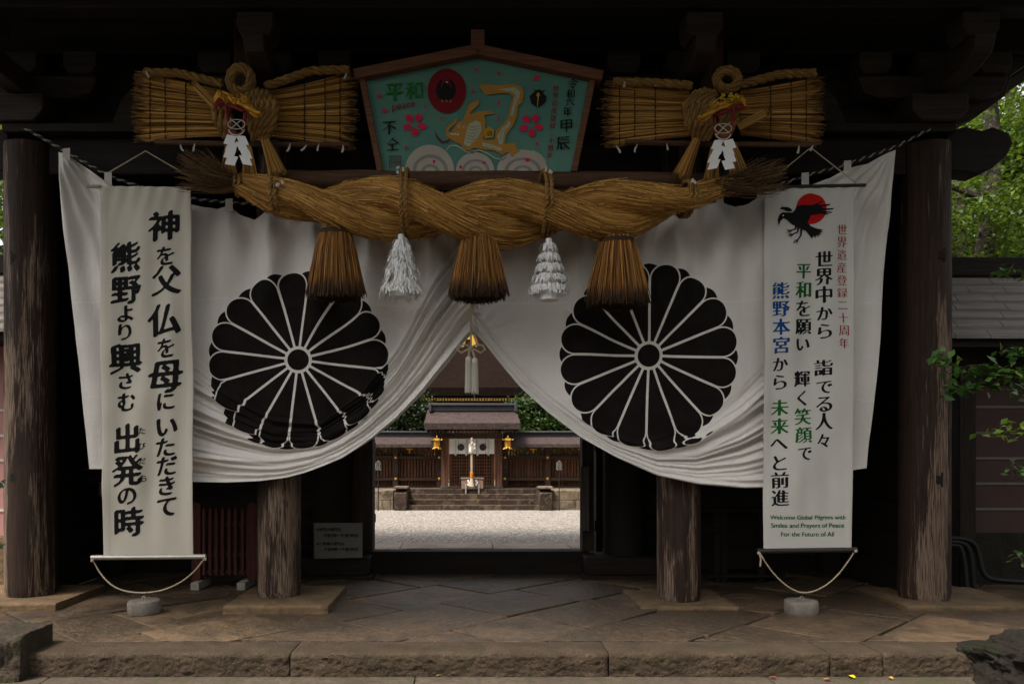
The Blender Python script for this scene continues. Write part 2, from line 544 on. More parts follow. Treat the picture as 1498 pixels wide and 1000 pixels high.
def clip(poly, ax, val, keep_gt):
    out = []
    for i in range(len(poly)):
        p, q = poly[i], poly[(i + 1) % len(poly)]
        pi, qi = (p[ax] >= val) == keep_gt, (q[ax] >= val) == keep_gt
        if pi: out.append(p)
        if pi != qi:
            t_ = (val - p[ax]) / (q[ax] - p[ax])
            out.append((p[0] + t_ * (q[0] - p[0]), p[1] + t_ * (q[1] - p[1])))
    return out
def shrink(poly, d):
    cx = sum(p[0] for p in poly) / len(poly); cy = sum(p[1] for p in poly) / len(poly)
    n = len(poly); out = []
    for i in range(n):
        p0, p1, p2 = (Vector(poly[(i - 1) % n]), Vector(poly[i]), Vector(poly[(i + 1) % n]))
        e1 = (p1 - p0); e2 = (p2 - p1)
        if e1.length < 1e-4 or e2.length < 1e-4: out.append((p1.x, p1.y)); continue
        n1 = Vector((-e1.y, e1.x)).normalized(); n2 = Vector((-e2.y, e2.x)).normalized()
        b = n1 + n2
        if b.length < 1e-3: out.append((p1.x, p1.y)); continue
        b = b / max(.35, b.dot(n1))
        q = p1 + b * d
        out.append((q.x, q.y))
    return out
g = MB()
R2 = math.sqrt(.5)
b0 = -8.
rr = random.Random(21)
while b0 < 18:
    wb = rr.uniform(.72, 1.02)
    a0 = -4. + rr.uniform(-.6, 0)
    while a0 < 18:
        wa = rr.uniform(.62, 1.25)
        j = lambda: rr.uniform(-.018, .018)
        q = [(a0 + j(), b0 + j()), (a0 + wa + j(), b0 + j()), (a0 + wa + j(), b0 + wb + j()), (a0 + j(), b0 + wb + j())]
        poly = [((a - b) * R2, (a + b) * R2) for a, b in q]
        for ax, val, kg in ((1, 6.262, True), (1, 12.19, False), (0, -8.5, True), (0, 8.5, False)):
            poly = clip(poly, ax, val, kg)
            if len(poly) < 3: break
        if len(poly) >= 3:
            w_ = rr.uniform(.010, .022); s1 = shrink(poly, w_); s2 = shrink(poly, w_ + .006)
            h = rr.uniform(-.006, .006)
            tx, ty = rr.uniform(-.006, .006), rr.uniform(-.006, .006)
            cx = sum(p[0] for p in poly) / len(poly); cy = sum(p[1] for p in poly) / len(poly)
            n = len(poly)
            H = lambda p: h + (p[0] - cx) * tx + (p[1] - cy) * ty
            vs = [(p[0], p[1], -.09) for p in s1] + [(p[0], p[1], H(p) - .005) for p in s1] + [(p[0], p[1], H(p)) for p in s2]
            fs = [(i, (i + 1) % n, n + (i + 1) % n, n + i) for i in range(n)] + [(n + i, n + (i + 1) % n, 2 * n + (i + 1) % n, 2 * n + i) for i in range(n)]
            fs.append(tuple(range(2 * n, 3 * n)))
            u = rr.random()
            g.add(vs, fs, 0, [(u, 0)] * (3 * n))
        a0 += wa
    b0 += wb
struct(g, 'paving', M['flag'], smooth=False)

# kerb: long rough stones with a worn edge, lower tread in front
def rough_block(x0, x1, y0, y1, z0, z1, amp, seed, res=.014, edge=.03):
    """returns grid sheets (front + top) of a rough stone as one profile swept along x"""
    nx = max(4, int((x1 - x0) / res))
    prof = []
    for k in range(13): prof.append((y0, z0 + (z1 - edge - z0) * k / 12, 0))
    for k in range(1, 5):
        a = math.pi / 2 * k / 4
        prof.append((y0 + edge - edge * math.cos(a), z1 - edge + edge * math.sin(a), 1))
    for k in range(1, 17): prof.append((y0 + edge + (y1 - y0 - edge) * k / 16, z1, 2))
    prof.append((y1, z0, 3))
    V = np.zeros((nx + 1, len(prof), 3))
    for i in range(nx + 1):
        xx = x0 + (x1 - x0) * i / nx
        for k, (yy, zz, w) in enumerate(prof):
            p = Vector((xx * 6 + seed, yy * 9, zz * 9))
            d = mnoise.fractal(p, 1., 2.0, 3) * amp * .30 + mnoise.noise(Vector((xx * 30 + zz * 38 + seed, zz * 46 - xx * 9, yy * 20))) * amp * .28 + mnoise.noise(Vector((xx * 62 + zz * 50, zz * 70 - xx * 20, seed))) * amp * .20
            ex = min(xx - x0, x1 - xx)
            pinch = .010 * max(0, 1 - ex / .02)
            if w == 0: V[i, k] = (xx, yy + d * 1.1 + pinch, zz)
            elif w == 1: V[i, k] = (xx, yy + d * .8 + pinch, zz + d * .5 - pinch * .7)
            elif w == 2: V[i, k] = (xx, yy, zz + d * .30 - pinch * .5)
            else: V[i, k] = (xx, yy, zz)
    return V
kb = MB()
def add_grid(mb, V, m=0):
    n, k = V.shape[:2]
    fs = [(i * k + j, (i + 1) * k + j, (i + 1) * k + j + 1, i * k + j + 1) for i in range(n - 1) for j in range(k - 1)]
    fs.append(tuple(range(k))); fs.append(tuple((n - 1) * k + j for j in reversed(range(k))))
    mb.add(V.reshape(-1, 3).tolist(), fs, m)
for i, (a, b) in enumerate([(-8.4, -3.38), (-3.37, -1.33), (-1.32, 1.03), (1.04, 2.67), (2.68, 3.06), (3.07, 3.9), (3.91, 8.4)]):
    add_grid(kb, rough_block(a, b, 5.885, 6.252, -.19, -.002, .030, i * 13.7))
struct(kb, 'kerb', M['kerb'], smooth=True, angle=60)
kb = MB()
for i, (a, b) in enumerate([(-8, -3.1), (-3.09, -.4), (-.39, 2.2), (2.21, 8)]):
    add_grid(kb, rough_block(a, b, 5.2, 5.90, -.37, -.175, .014, 50 + i * 9.1))
struct(kb, 'lower_step', stone('dark worn step stone', (.05, .038, .028), (.10, .078, .056), 2.4, bump=.7, moss=(.05, .05, .022)), smooth=True, angle=60)

# ------------------------------------------------------------------ the gate
YP = 7.9
gate = thing('shrine_gate', 'great dark timber shrine gate with four round weathered front pillars and bracketed eaves', 'gate', (.09, 9.8, 0))
GP = lambda mb, name, mat, parent=gate, **k: mb.build(name, mat, parent, **k)
PIL = [(-4.346, .232, .078, (-5.35, -3.86, 7.42, 8.45)), (-1.885, .212, .07, (-2.27, -1.30, 7.33, 8.45)), (2.08, .212, .03, (1.62, 2.55, 7.5, 8.4)), (4.515, .232, .045, (4.1, 5.35, 7.45, 8.5))]
def pillar(x, y, r, z0, z1, name='pillar'):
    n = 40; k = 60
    V = np.zeros((k + 1, n, 3)); UV = np.zeros((k + 1, n, 2))
    for i in range(k + 1):
        z = z0 + (z1 - z0) * i / k
        for j in range(n):
            a = 2 * math.pi * j / n
            d = mnoise.noise(Vector((math.cos(a) * 2.2 + x, math.sin(a) * 2.2, z * .35))) * .010 + mnoise.noise(Vector((math.cos(a) * 9 + x * 3, math.sin(a) * 9, z * .9))) * .004
            rr_ = r + d - (.012 if i == 0 else 0)
            V[i, j] = (x + rr_ * math.cos(a), y + rr_ * math.sin(a), z)
    return grid(name, V, M['pillar'], gate, wrap=True)
for i, (x, r, h, sl) in enumerate(PIL):
    p = pillar(x, YP, r, h - .01, 4.50)
    b = MB()
    V = rough_block(sl[0], sl[1], sl[2], sl[3], -.05, h, .012, 100 + 7 * i, res=.04, edge=.025)
    add_grid(b, V)
    b.build('base_stone', M['slab'], p, angle=60)
for (x, px, py, w) in ((0, 22, 376, 12), (0, 22, 696, 9), (3, 1376, 372, 10), (3, 1372, 700, 9)):
    q = P(px, py, YP - .21)
    b = MB(); b.box(q.x - .04, q.x + .045, YP - .225, YP - .12, q.z - .08, q.z + .065)
    b.box(q.x - .03, q.x + .03, YP - .235, YP - .225, q.z - .05, q.z + .03)
    b.build('mortise_peg', M['post'], [o for o in gate.children if o.name.startswith('pillar')][x], bevel=.005)
# inner and rear posts
for x, y, r in ((-1.66, 9.75, .25), (1.90, 9.75, .25), (-4.35, 9.8, .22), (4.5, 9.8, .22), (-4.35, 11.7, .22), (-1.85, 11.7, .21), (2.05, 11.7, .21), (4.5, 11.7, .22)):
    b = MB(); b.lathe((x, y, 0), [(r, .0), (r, 2.), (r, 6.2)], 28)
    GP(b, 'inner_post', M['post'])
# threshold, sill blocks, jambs, lintel
b = MB(); b.box(-1.40, 1.46, 9.66, 9.86, -.02, .278); GP(b, 'threshold', M['beam'], bevel=.012)
for x0, x1 in ((-2.15, -1.12), (1.32, 2.42)):
    b = MB(); b.box(x0, x1, 9.28, 10.2, -.02, .04); b.box(x0 + .05, x1 - .05, 9.33, 10.15, .04, .245)
    GP(b, 'sill_block', M['boards'], bevel=.012)
for x0, x1 in ((-1.42, -1.172), (1.378, 1.52)):
    b = MB(); b.box(x0, x1, 9.68, 9.9, .28, 3.6)
    GP(b, 'door_jamb', wood('door jamb wood %d' % (x0 > 0), (.016, .011, .008), (.045, .031, .022), axis='Z'), bevel=.008)
b = MB(); b.box(-1.42, 1.52, 9.66, 9.92, 3.6, 3.95); GP(b, 'lintel', M['beam'], bevel=.012)
b = MB(); b.box(-1.42, 1.52, 9.74, 9.86, 3.95, 6.2); GP(b, 'transom_wall', M['boards'])
# open door leaves folded back behind the jambs
for s, x in ((-1, -1.36), (1, 1.63)):
    b = MB(); b.box(x - .04, x + .04, 9.95, 11.2, .12, 3.5)
    for z in (.5, 1.5, 2.5, 3.2): b.box(x - .055, x + .055, 9.97, 11.18, z, z + .12)
    GP(b, 'door_leaf', M['boards'], bevel=.006)
# board walls of the side bays: planks with battens
def board_wall(x0, x1, y, z0, z1, n, name='side_wall', mat=None):
    b = MB()
    for i in range(n):
        za = z0 + (z1 - z0) * i / n; zb = z0 + (z1 - z0) * (i + 1) / n - .012
        b.box(x0, x1, y + random.uniform(0, .012), y + .05, za, zb)
    b.box(x0, x1, y + .052, y + .07, z0, z1)
    for z in (z0 + .75, z0 + 2.1): b.box(x0, x1, y - .07, y + .012, z, z + .2)
    return GP(b, name, mat or M['boards'], bevel=.004)
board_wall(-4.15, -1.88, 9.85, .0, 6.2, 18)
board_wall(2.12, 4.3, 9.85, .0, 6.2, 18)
b = MB()
for i in range(14):
    b.box(4.46 + random.uniform(0, .01), 4.52, 8.1, 9.6, .02 + i * .32, .02 + i * .32 + .311)
b.box(4.523, 4.54, 8.1, 9.6, .0, 4.5)
GP(b, 'side_wall', M['boards'], bevel=.004)
b = MB()
for i in range(14):
    b.box(-4.38, -4.32 - random.uniform(0, .01), 8.1, 9.6, .02 + i * .32, .02 + i * .32 + .311)
b.box(-4.40, -4.383, 8.1, 9.6, .0, 4.5)
GP(b, 'side_wall', M['boards'], bevel=.004)
# beams over the front pillars
def beam(x0, x1, y0, y1, z0, z1, name='tie_beam', mat=None, bev=.015):
    b = MB(); b.box(x0, x1, y0, y1, z0, z1); return GP(b, name, mat or M['beam'], bevel=bev)
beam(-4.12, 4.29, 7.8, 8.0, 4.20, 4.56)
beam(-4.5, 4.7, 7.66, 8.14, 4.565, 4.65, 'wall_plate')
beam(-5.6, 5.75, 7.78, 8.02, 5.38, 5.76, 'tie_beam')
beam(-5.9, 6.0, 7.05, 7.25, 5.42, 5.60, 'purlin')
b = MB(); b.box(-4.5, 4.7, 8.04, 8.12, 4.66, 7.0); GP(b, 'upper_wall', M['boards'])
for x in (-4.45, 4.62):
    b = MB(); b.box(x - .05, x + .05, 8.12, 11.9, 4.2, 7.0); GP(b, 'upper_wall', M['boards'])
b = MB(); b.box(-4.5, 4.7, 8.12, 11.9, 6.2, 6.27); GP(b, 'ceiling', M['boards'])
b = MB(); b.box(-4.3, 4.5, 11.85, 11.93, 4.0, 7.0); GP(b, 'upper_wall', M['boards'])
# beam noses
def nose(x, s):
    pts = [(0, 4.24), (.32, 4.20), (.46, 4.26), (.60, 4.38), (.66, 4.50), (.62, 4.60), (.46, 4.66), (.36, 4.62), (.2, 4.66), (0, 4.62)]
    b = MB(); b.prism([(x + s * px, 7.78, z) for px, z in pts], (0, .24, 0)); GP(b, 'beam_nose', M['beam'], bevel=.015)
nose(4.66, 1); nose(-4.5, -1)
# bracket sets: one mesh per bearing block, arm and small block
def bracket(x):
    b = MB(); b.prism([(x - .17, 7.62, 4.655), (x + .17, 7.62, 4.655), (x + .27, 7.62, 4.76), (x + .27, 7.62, 4.92), (x - .27, 7.62, 4.92), (x - .27, 7.62, 4.76)], (0, .42, 0))
    k = GP(b, 'bearing_block', M['strutd'], bevel=.012)
    b = MB(); pr = [(-.72, 5.08), (-.66, 4.97), (-.5, 4.925), (.5, 4.925), (.66, 4.97), (.72, 5.08), (.72, 5.14), (-.72, 5.14)]
    b.prism([(x + px, 7.74, z) for px, z in pr], (0, .19, 0))
    pr = [(6.95, 5.10), (7.0, 5.0), (7.2, 4.93), (7.735, 4.93), (7.735, 5.145), (6.95, 5.145)]
    b.prism([(x - .09, y, z) for y, z in pr], (.18, 0, 0))
    b.build('bracket_arm', M['strutd'], k, bevel=.012)
    for dx, y in ((-.58, 7.84), (0, 7.84), (.58, 7.84), (0, 7.15)):
        b = MB(); X, Y_ = x + dx, y
        b.prism([(X - .11, Y_ - .14, 5.148), (X + .11, Y_ - .14, 5.148), (X + .16, Y_ - .14, 5.22), (X + .16, Y_ - .14, 5.36), (X - .16, Y_ - .14, 5.36), (X - .16, Y_ - .14, 5.22)], (0, .27, 0))
        b.build('bracket_block', M['strutd'], k, bevel=.008)
M['strutd'] = wood('weathered bracket wood', (.014, .0095, .007), (.040, .028, .020), axis='X', fine=26)
for x, r, h, sl in PIL: bracket(x)
# carved frog-leg strut between the brackets, row of little blocks under the upper beam, front struts
for x in (-3.1, 3.3, .09):
    b = MB(); b.prism([(x - .42, 7.80, 4.66), (x - .3, 7.80, 4.95), (x - .1, 7.80, 5.15), (x + .1, 7.80, 5.15), (x + .3, 7.80, 4.95), (x + .42, 7.80, 4.66), (x + .22, 7.80, 4.66), (x + .12, 7.80, 4.85), (x - .12, 7.80, 4.85), (x - .22, 7.80, 4.66)], (0, .14, 0))
    GP(b, 'carved_strut', M['strutd'], bevel=.01)
b = MB(); b.box(-5.5 - .06, -5.5 + .06, 7.0, 8.0, 5.77, 5.92)
rb = GP(b, 'rafter', M['beamy'])
for i in range(1, 38):
    c = rb.copy(); C.objects.link(c); c.parent = gate; c.location.x += i * .305
for px in (360, 1040):
    q = P(px, 85, 7.62); b = MB(); b.box(q.x - .115, q.x + .115, 7.60, 7.68, 4.75, 5.62); GP(b, 'hanging_strut', M['strut'], bevel=.01)
# roof: hipped, thick bark thatch over a boarded soffit
b = MB()
X0, X1, Y0, Y1, ZE = -6.4, 6.55, 4.35, 12.5, 5.95
inner = [(-4.6, 7.7, 6.95), (4.8, 7.7, 6.95), (4.8, 12.1, 6.95), (-4.6, 12.1, 6.95)]
outer = [(X0, Y0, ZE), (X1, Y0, ZE), (X1, Y1, ZE), (X0, Y1, ZE)]
for i in range(4): b.face([outer[i], outer[(i + 1) % 4], inner[(i + 1) % 4], inner[i]])
top = [(x, y, z + .35) for x, y, z in outer]
ridge = [(-3.2, 9.8, 9.4), (3.4, 9.8, 9.4)]
for i in range(4): b.face([outer[i], outer[(i + 1) % 4], top[(i + 1) % 4], top[i]])
b.face([top[0], top[1], ridge[1], ridge[0]]); b.face([top[2], top[3], ridge[0], ridge[1]])
b.face([top[1], top[2], ridge[1]]); b.face([top[3], top[0], ridge[0]])
b.face(inner)
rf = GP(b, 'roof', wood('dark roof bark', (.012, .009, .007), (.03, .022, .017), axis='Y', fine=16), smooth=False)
# right-hand corner bracket under the side eave
b = MB(); b.prism([(4.72, 7.86, 4.68), (5.0, 7.86, 4.78), (5.3, 7.86, 5.0), (5.36, 7.86, 5.2), (5.6, 7.86, 5.36), (5.72, 7.86, 5.62), (4.72, 7.86, 5.62)], (0, .2, 0)); GP(b, 'corner_bracket', M['strutd'], bevel=.012)
b = MB(); b.box(-5.9, 6.45, 8.3, 8.45, 5.78, 5.95); GP(b, 'purlin', M['beam'], bevel=.01)
for px, y in ((1, 0),):
    pass
b = MB(); b.box(6.2, 6.4, 6.0, 14, 5.75, 5.95); GP(b, 'purlin', M['beamy'], bevel=.01)

# ------------------------------------------------------------------ walls beside the gate, with their own roofs
def roof_row_mat(name, c1, c2): return wood(name, c1, c2, axis='X', fine=20)
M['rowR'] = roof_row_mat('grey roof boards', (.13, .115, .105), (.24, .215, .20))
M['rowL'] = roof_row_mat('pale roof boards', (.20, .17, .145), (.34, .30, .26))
def side_wall(label, x0, x1, rx0, rx1, Y, face_mat, line_mat, row_mat, rt, rb_, nrow, lines, wt_, wb, group):
    t = thing('roofed_wall', label, 'wall', ((x0 + x1) / 2, Y, 0), None)
    ztop, zbot = PZ(wt_, Y), PZ(wb, Y)
    b = MB(); b.box(x0, x1, Y, Y + .3, zbot, ztop); b.build('plaster', face_mat, t)
    for i, ly in enumerate(lines):
        z = PZ(ly, Y); b = MB(); b.box(x0, x1, Y - .012, Y + .01, z - .014, z + .014); b.build('band', line_mat, t)
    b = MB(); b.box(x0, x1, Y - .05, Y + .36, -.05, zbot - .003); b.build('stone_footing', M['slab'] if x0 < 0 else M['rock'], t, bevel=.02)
    rmb = MB()
    zr, ze = PZ(rt, Y - .05), PZ(rb_, Y - .55)
    for i in range(nrow):
        f0, f1 = i / nrow, (i + 1) / nrow
        ya, yb = Y - .05 - .5 * f0, Y - .05 - .5 * f1
        za, zb = zr + (ze - zr) * f0, zr + (ze - zr) * f1
        xx = rx0
        while xx < rx1:
            w = random.uniform(.35, .6); xe = min(rx1, xx + w - .006)
            o_ = random.uniform(0, .006)
            rmb.add([(xx, ya, za - .01), (xe, ya, za - .01), (xe, yb - .03, zb - o_), (xx, yb - .03, zb - o_), (xx, yb - .03, zb - .035 - o_), (xe, yb - .03, zb - .035 - o_)],
                    [(0, 1, 2, 3), (3, 2, 5, 4)])
            xx += w
    r = rmb.build('roof', row_mat, t, smooth=False)
    b = MB(); b.box(rx0, rx1, Y - .1, Y + .3, zr - .02, zr + .2); b.build('ridge', M['beam'], r, bevel=.02)
    b = MB(); b.box(rx0, rx1, Y - .52, Y + .02, ze - .12, ze - .045); b.box(rx0, rx1, Y - .04, Y, ztop - .02, zr - .1); b.build('eave', M['beam'], r)
    return t
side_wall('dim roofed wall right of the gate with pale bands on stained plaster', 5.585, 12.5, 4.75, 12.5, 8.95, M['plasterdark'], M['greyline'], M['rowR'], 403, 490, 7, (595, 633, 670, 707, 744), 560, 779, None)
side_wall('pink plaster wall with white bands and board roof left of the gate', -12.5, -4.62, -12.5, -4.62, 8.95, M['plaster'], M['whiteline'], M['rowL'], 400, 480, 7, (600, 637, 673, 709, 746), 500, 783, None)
b = MB(); b.box(5.39, 5.575, 8.75, 9.1, -.02, 3.2)
tag(b.build('wall_post', M['post'], origin=(5.48, 8.9, 0), bevel=.01), 'dark square timber post at the left end of the dim roofed wall', 'post')
# ------------------------------------------------------------------ lettering: outlines thickened by a slanted brush nib
_loops = {}
def loops_of(s):
    if s in _loops: return _loops[s]
    cu = bpy.data.curves.new('glyph', 'FONT'); cu.body = s; cu.size = 1; cu.resolution_u = 6
    ob = bpy.data.objects.new('glyph', cu); C.objects.link(ob)
    dg = bpy.context.evaluated_depsgraph_get()
    c2 = ob.to_curve(dg, apply_modifiers=False)
    out = []
    for sp in c2.splines:
        pts = []
        if sp.type == 'BEZIER':
            n = len(sp.bezier_points)
            for i in range(n):
                p, q = sp.bezier_points[i], sp.bezier_points[(i + 1) % n]
                L = (q.co - p.co).length
                k = max(2, min(10, int(L / .035) + 1))
                for j in range(k):
                    t = j / k
                    a = (1 - t) ** 3 * p.co + 3 * (1 - t) ** 2 * t * p.handle_right + 3 * (1 - t) * t * t * q.handle_left + t ** 3 * q.co
                    pts.append((a.x, a.y))
        else:
            pts = [(p.co.x, p.co.y) for p in sp.points]
        if len(pts) > 2: out.append(np.array(pts))
    ob.to_curve_clear()
    bpy.data.objects.remove(ob); bpy.data.curves.remove(cu)
    _loops[s] = out
    return out
def brush_field(s, a, b, ang, ero, shear, wob, res):
    """the glyph rasterised (non-zero winding), swelled by a slanted elliptical nib and softened; returns field, origin, step"""
    L = loops_of(s)
    L = [np.stack([l[:, 0], l[:, 1] + shear * l[:, 0]], 1) for l in L]
    A = np.vstack(L); lo, hi = A.min(0) - a * 1.6 - .03, A.max(0) + a * 1.6 + .03
    h = 1. / res
    nx, ny = int((hi[0] - lo[0]) / h) + 2, int((hi[1] - lo[1]) / h) + 2
    gx = lo[0] + np.arange(nx) * h; gy = lo[1] + np.arange(ny) * h + 1e-5
    w = np.zeros((ny, nx))
    for l in L:
        p, q = l, np.roll(l, -1, 0)
        for (x0, y0), (x1, y1) in zip(p, q):
            if y0 == y1: continue
            up_ = y1 > y0
            r0, r1 = np.searchsorted(gy, min(y0, y1)), np.searchsorted(gy, max(y0, y1))
            if r1 <= r0: continue
            xs = x0 + (gy[r0:r1] - y0) / (y1 - y0) * (x1 - x0)
            w[r0:r1] += np.where(gx[None] < xs[:, None], 1 if up_ else -1, 0)
    F = (np.abs(w) > .5).astype(float)
    if ero:                                                       # thin the horizontals first, as a brush does
        e_ = max(1, int(round(ero * res)))
        Fe = F.copy()
        for dy in range(-e_, e_ + 1): Fe = np.minimum(Fe, np.roll(F, dy, 0))
        F = Fe
    ca, sa = math.cos(ang), math.sin(ang)
    k = int(a * res) + 1
    G = F.copy()
    for dy in range(-k, k + 1):
        for dx in range(-k, k + 1):
            x, y = dx * h, dy * h
            u, v = (ca * x + sa * y) / max(a, 1e-6), (-sa * x + ca * y) / max(b, 1e-6)
            if u * u + v * v <= 1. and (dx or dy):
                G = np.maximum(G, np.roll(np.roll(F, dy, 0), dx, 1))
    for _ in range(3):
        G = G * .5 + (np.roll(G, 1, 0) + np.roll(G, -1, 0)) * .25
        G = G * .5 + (np.roll(G, 1, 1) + np.roll(G, -1, 1)) * .25
    if wob:
        c = np.array([[mnoise.noise(Vector((x * 4.2, y * 4.2, ord(s[0]) * .37))) + .6 * mnoise.noise(Vector((x * 9., y * 9., 5.))) for x in gx[::3]] for y in gy[::3]])
        c = np.repeat(np.repeat(c, 3, 0), 3, 1)[:ny, :nx]
        G = G + wob * c
    G[0] = G[-1] = 0; G[:, 0] = G[:, -1] = 0
    return G, lo, h
_fields = {}
def brush_mesh(s, nib, shear, wob, res):
    """marching squares -> verts (em units) and faces"""
    key = (s, nib, shear, wob, res)
    if key in _fields: return _fields[key]
    G, lo, h = brush_field(s, *nib, shear, wob, res)
    T = .5
    vs, fs, cache = [], [], {}
    def vert(k, x, y):
        if k not in cache:
            cache[k] = len(vs); vs.append((lo[0] + x * h, lo[1] + y * h))
        return cache[k]
    ny, nx = G.shape
    I = G > T
    any_ = I[:-1, :-1] | I[1:, :-1] | I[:-1, 1:] | I[1:, 1:]
    for j, i in zip(*np.nonzero(any_)):
        c = [(i, j), (i + 1, j), (i + 1, j + 1), (i, j + 1)]
        g = [G[y, x] for x, y in c]
        poly = []
        for k in range(4):
            p, q = c[k], c[(k + 1) % 4]; gp, gq = g[k], g[(k + 1) % 4]
            if gp > T: poly.append(vert((p, p), p[0], p[1]))
            if (gp > T) != (gq > T):
                t = (T - gp) / (gq - gp)
                poly.append(vert((min(p, q), max(p, q)), p[0] + t * (q[0] - p[0]), p[1] + t * (q[1] - p[1])))
        if len(poly) > 2: fs.append(tuple(poly))
    _fields[key] = (np.array(vs), fs)
    return _fields[key]
def ink(name, items, mapper, mat, parent, nib=(.05, .02, .55, 0), shear=.07, wob=.02, res=80):
    """items: (text, cx, cy, size_px[, 'w'])  size = larger side, or width with 'w'"""
    mb = MB()
    for it in items:
        s, cx, cy, size = it[:4]
        v, fs = brush_mesh(s, nib, shear, wob, res)
        lo, hi = v.min(0), v.max(0)
        k = size / ((hi - lo)[0] if len(it) > 4 else max(hi - lo))
        q = (v - (lo + hi) / 2) * k
        mb.add([mapper(x + cx, cy - y) for x, y in q], fs)
    off = root_loc(parent)
    m2 = bpy.data.meshes.new(name)
    m2.from_pydata([tuple(Vector(v) - off) for v in mb.v], [], mb.f)
    return finish(m2, name, mat, parent, None, False)

M['inkblack'] = plain('banner black ink', (.010, .010, .010), .85, .1, var=.15, bump=0)
M['inkgreen'] = plain('banner green ink', (.012, .10, .018), .85, .1, var=.1, bump=0)
M['inkblue'] = plain('banner blue ink', (.008, .055, .20), .85, .1, var=.1, bump=0)
M['inkred'] = plain('banner red ink', (.28, .02, .016), .85, .1, var=.1, bump=0)
M['sunred'] = plain('banner red disc', (.45, .012, .010), .85, .1, var=.08, bump=0)

# ------------------------------------------------------------------ the great curtain with two chrysanthemum crests
YC = 7.60
TOPX = [85, 97, 130, 158, 200, 240, 282, 300, 318, 335, 350, 372, 395, 420, 440, 460, 500, 560, 690, 820, 900, 945, 985, 1010, 1035, 1053, 1075, 1095, 1113, 1135, 1178, 1210, 1240, 1270, 1300, 1312]
TOPY = [222, 226, 248, 268, 292, 299, 299, 304, 306, 300, 313, 321, 307, 319, 319, 310, 325, 330, 335, 335, 330, 322, 310, 305, 300, 296, 303, 298, 287, 285, 274, 263, 247, 239, 223, 218]
BOTX = [130, 150, 200, 282, 330, 380, 420, 450, 500, 540, 580, 620, 655, 680, 692, 704, 730, 760, 800, 850, 900, 960, 1020, 1080, 1115, 1180, 1230, 1268]
BOTY = [683, 686, 696, 704, 705, 703, 698, 690, 671, 646, 614, 574, 532, 500, 487, 497, 530, 566, 602, 640, 668, 695, 708, 713, 712, 704, 690, 684]
UZX = [130, 150, 200, 282, 340, 400, 470, 530, 580, 610, 640, 668, 688, 700, 725, 760, 800, 850, 900, 960, 1020, 1080, 1115, 1200, 1268]
UZY = [676, 640, 580, 520, 565, 604, 612, 570, 505, 450, 395, 350, 340, 455, 490, 530, 568, 604, 630, 642, 622, 570, 530, 600, 676]
def fbm(x, y, s=0.):
    return mnoise.fractal(Vector((x, y, s)), 1.0, 2.0, 3)
nu, nv = 560, 300
us = np.linspace(0, 1, nu)
xt = 85 + us * 1227; xb = 130 + us * 1138
yt = np.interp(xt, TOPX, TOPY); yb = np.interp(xb, BOTX, BOTY)
yb = np.convolve(np.pad(yb, 3, 'edge'), np.ones(7) / 7, 'valid'); yb[:8] = yb[8]; 
vv = np.linspace(0, 1, nv)[:, None]
X = xt[None] + (xb - xt)[None] * vv
Yp = yt[None] + (yb - yt)[None] * vv
Bx = np.broadcast_to(yb[None], X.shape)
Ux = np.interp(X, UZX, UZY)
Ux = np.minimum(Ux, Bx - 6)
phi = (Yp - Ux) / (Bx - Ux)
N1 = np.array([[fbm(x / 130., y / 60., 1.) for x, y in zip(rx[::8], ry[::8])] for rx, ry in zip(X[::6], Yp[::6])])
def up(a):
    yi = np.linspace(0, a.shape[0] - 1, nv); xi = np.linspace(0, a.shape[1] - 1, nu)
    t = np.stack([np.interp(xi, np.arange(a.shape[1]), r) for r in a])
    return np.stack([np.interp(yi, np.arange(a.shape[0]), t[:, k]) for k in range(nu)], 1)
N1 = up(N1)
N2 = up(np.array([[fbm(x / 45., y / 160., 7.) for x, y in zip(rx[::8], ry[::8])] for rx, ry in zip(X[::6], Yp[::6])]))
N3 = up(np.array([[fbm(x / 300., y / 300., 3.) for x, y in zip(rx[::8], ry[::8])] for rx, ry in zip(X[::6], Yp[::6])]))
wid = (Bx - Ux) / 150.
nf = 7.0
ph = np.clip(phi, -.3, 2) * nf
def foldnoise(f, sx, seed):
    o = np.zeros(X.shape)
    for i in range(nv):
        px_, pp = X[i], ph[i]
        o[i] = [mnoise.noise(Vector((p * f, x / sx, seed))) for p, x in zip(pp, px_)]
    return o
f1 = foldnoise(.80, 330., 3.); f2 = foldnoise(1.75, 260., 11.); f3 = foldnoise(3.9, 200., 17.)
fold = 1.25 * f1 + 1.05 * (.55 - 1.5 * np.abs(f2)) + .30 * f3
amp = .105 * np.clip(wid, .16, 1.) * smoothstep(-.06, .30, phi)
sidecut = np.where(X < 282, smoothstep(120, 282, X), 1.) * np.where(X > 1115, 1 - smoothstep(1115, 1275, X), 1.)
D = -fold * amp * sidecut
SH = D.copy()                                                           # how far the gathers shift the dyed pattern
# small folds falling from the tabs
TABS = [97, 158, 240, 335, 395, 460, 540, 630, 760, 850, 945, 985, 1053, 1113, 1178, 1240]
for tx in TABS:
    ty = np.interp(tx, TOPX, TOPY)
    dx, dy = X - tx, Yp - ty + 26
    dn = np.maximum(dy, 0); wob_ = dx + 5 * N2 * smoothstep(20, 90, dn)
    a_ = (.085 + .035 * math.sin(tx * 1.7)) * smoothstep(14, 60, dn)
    D += -a_ * np.exp(-(wob_ / (7 + .10 * dn)) ** 2) * np.exp(-dn / 190)
    for s_ in (-1, 1):
        D += a_ * (.75 + .25 * s_ * math.sin(tx)) * np.exp(-((s_ * wob_ - (13 + .20 * dn)) / (6 + .09 * dn)) ** 2) * np.exp(-dn / 150)
        D += -a_ * .4 * np.exp(-((s_ * wob_ - (24 + .34 * dn)) / (6 + .09 * dn)) ** 2) * np.exp(-dn / 110)
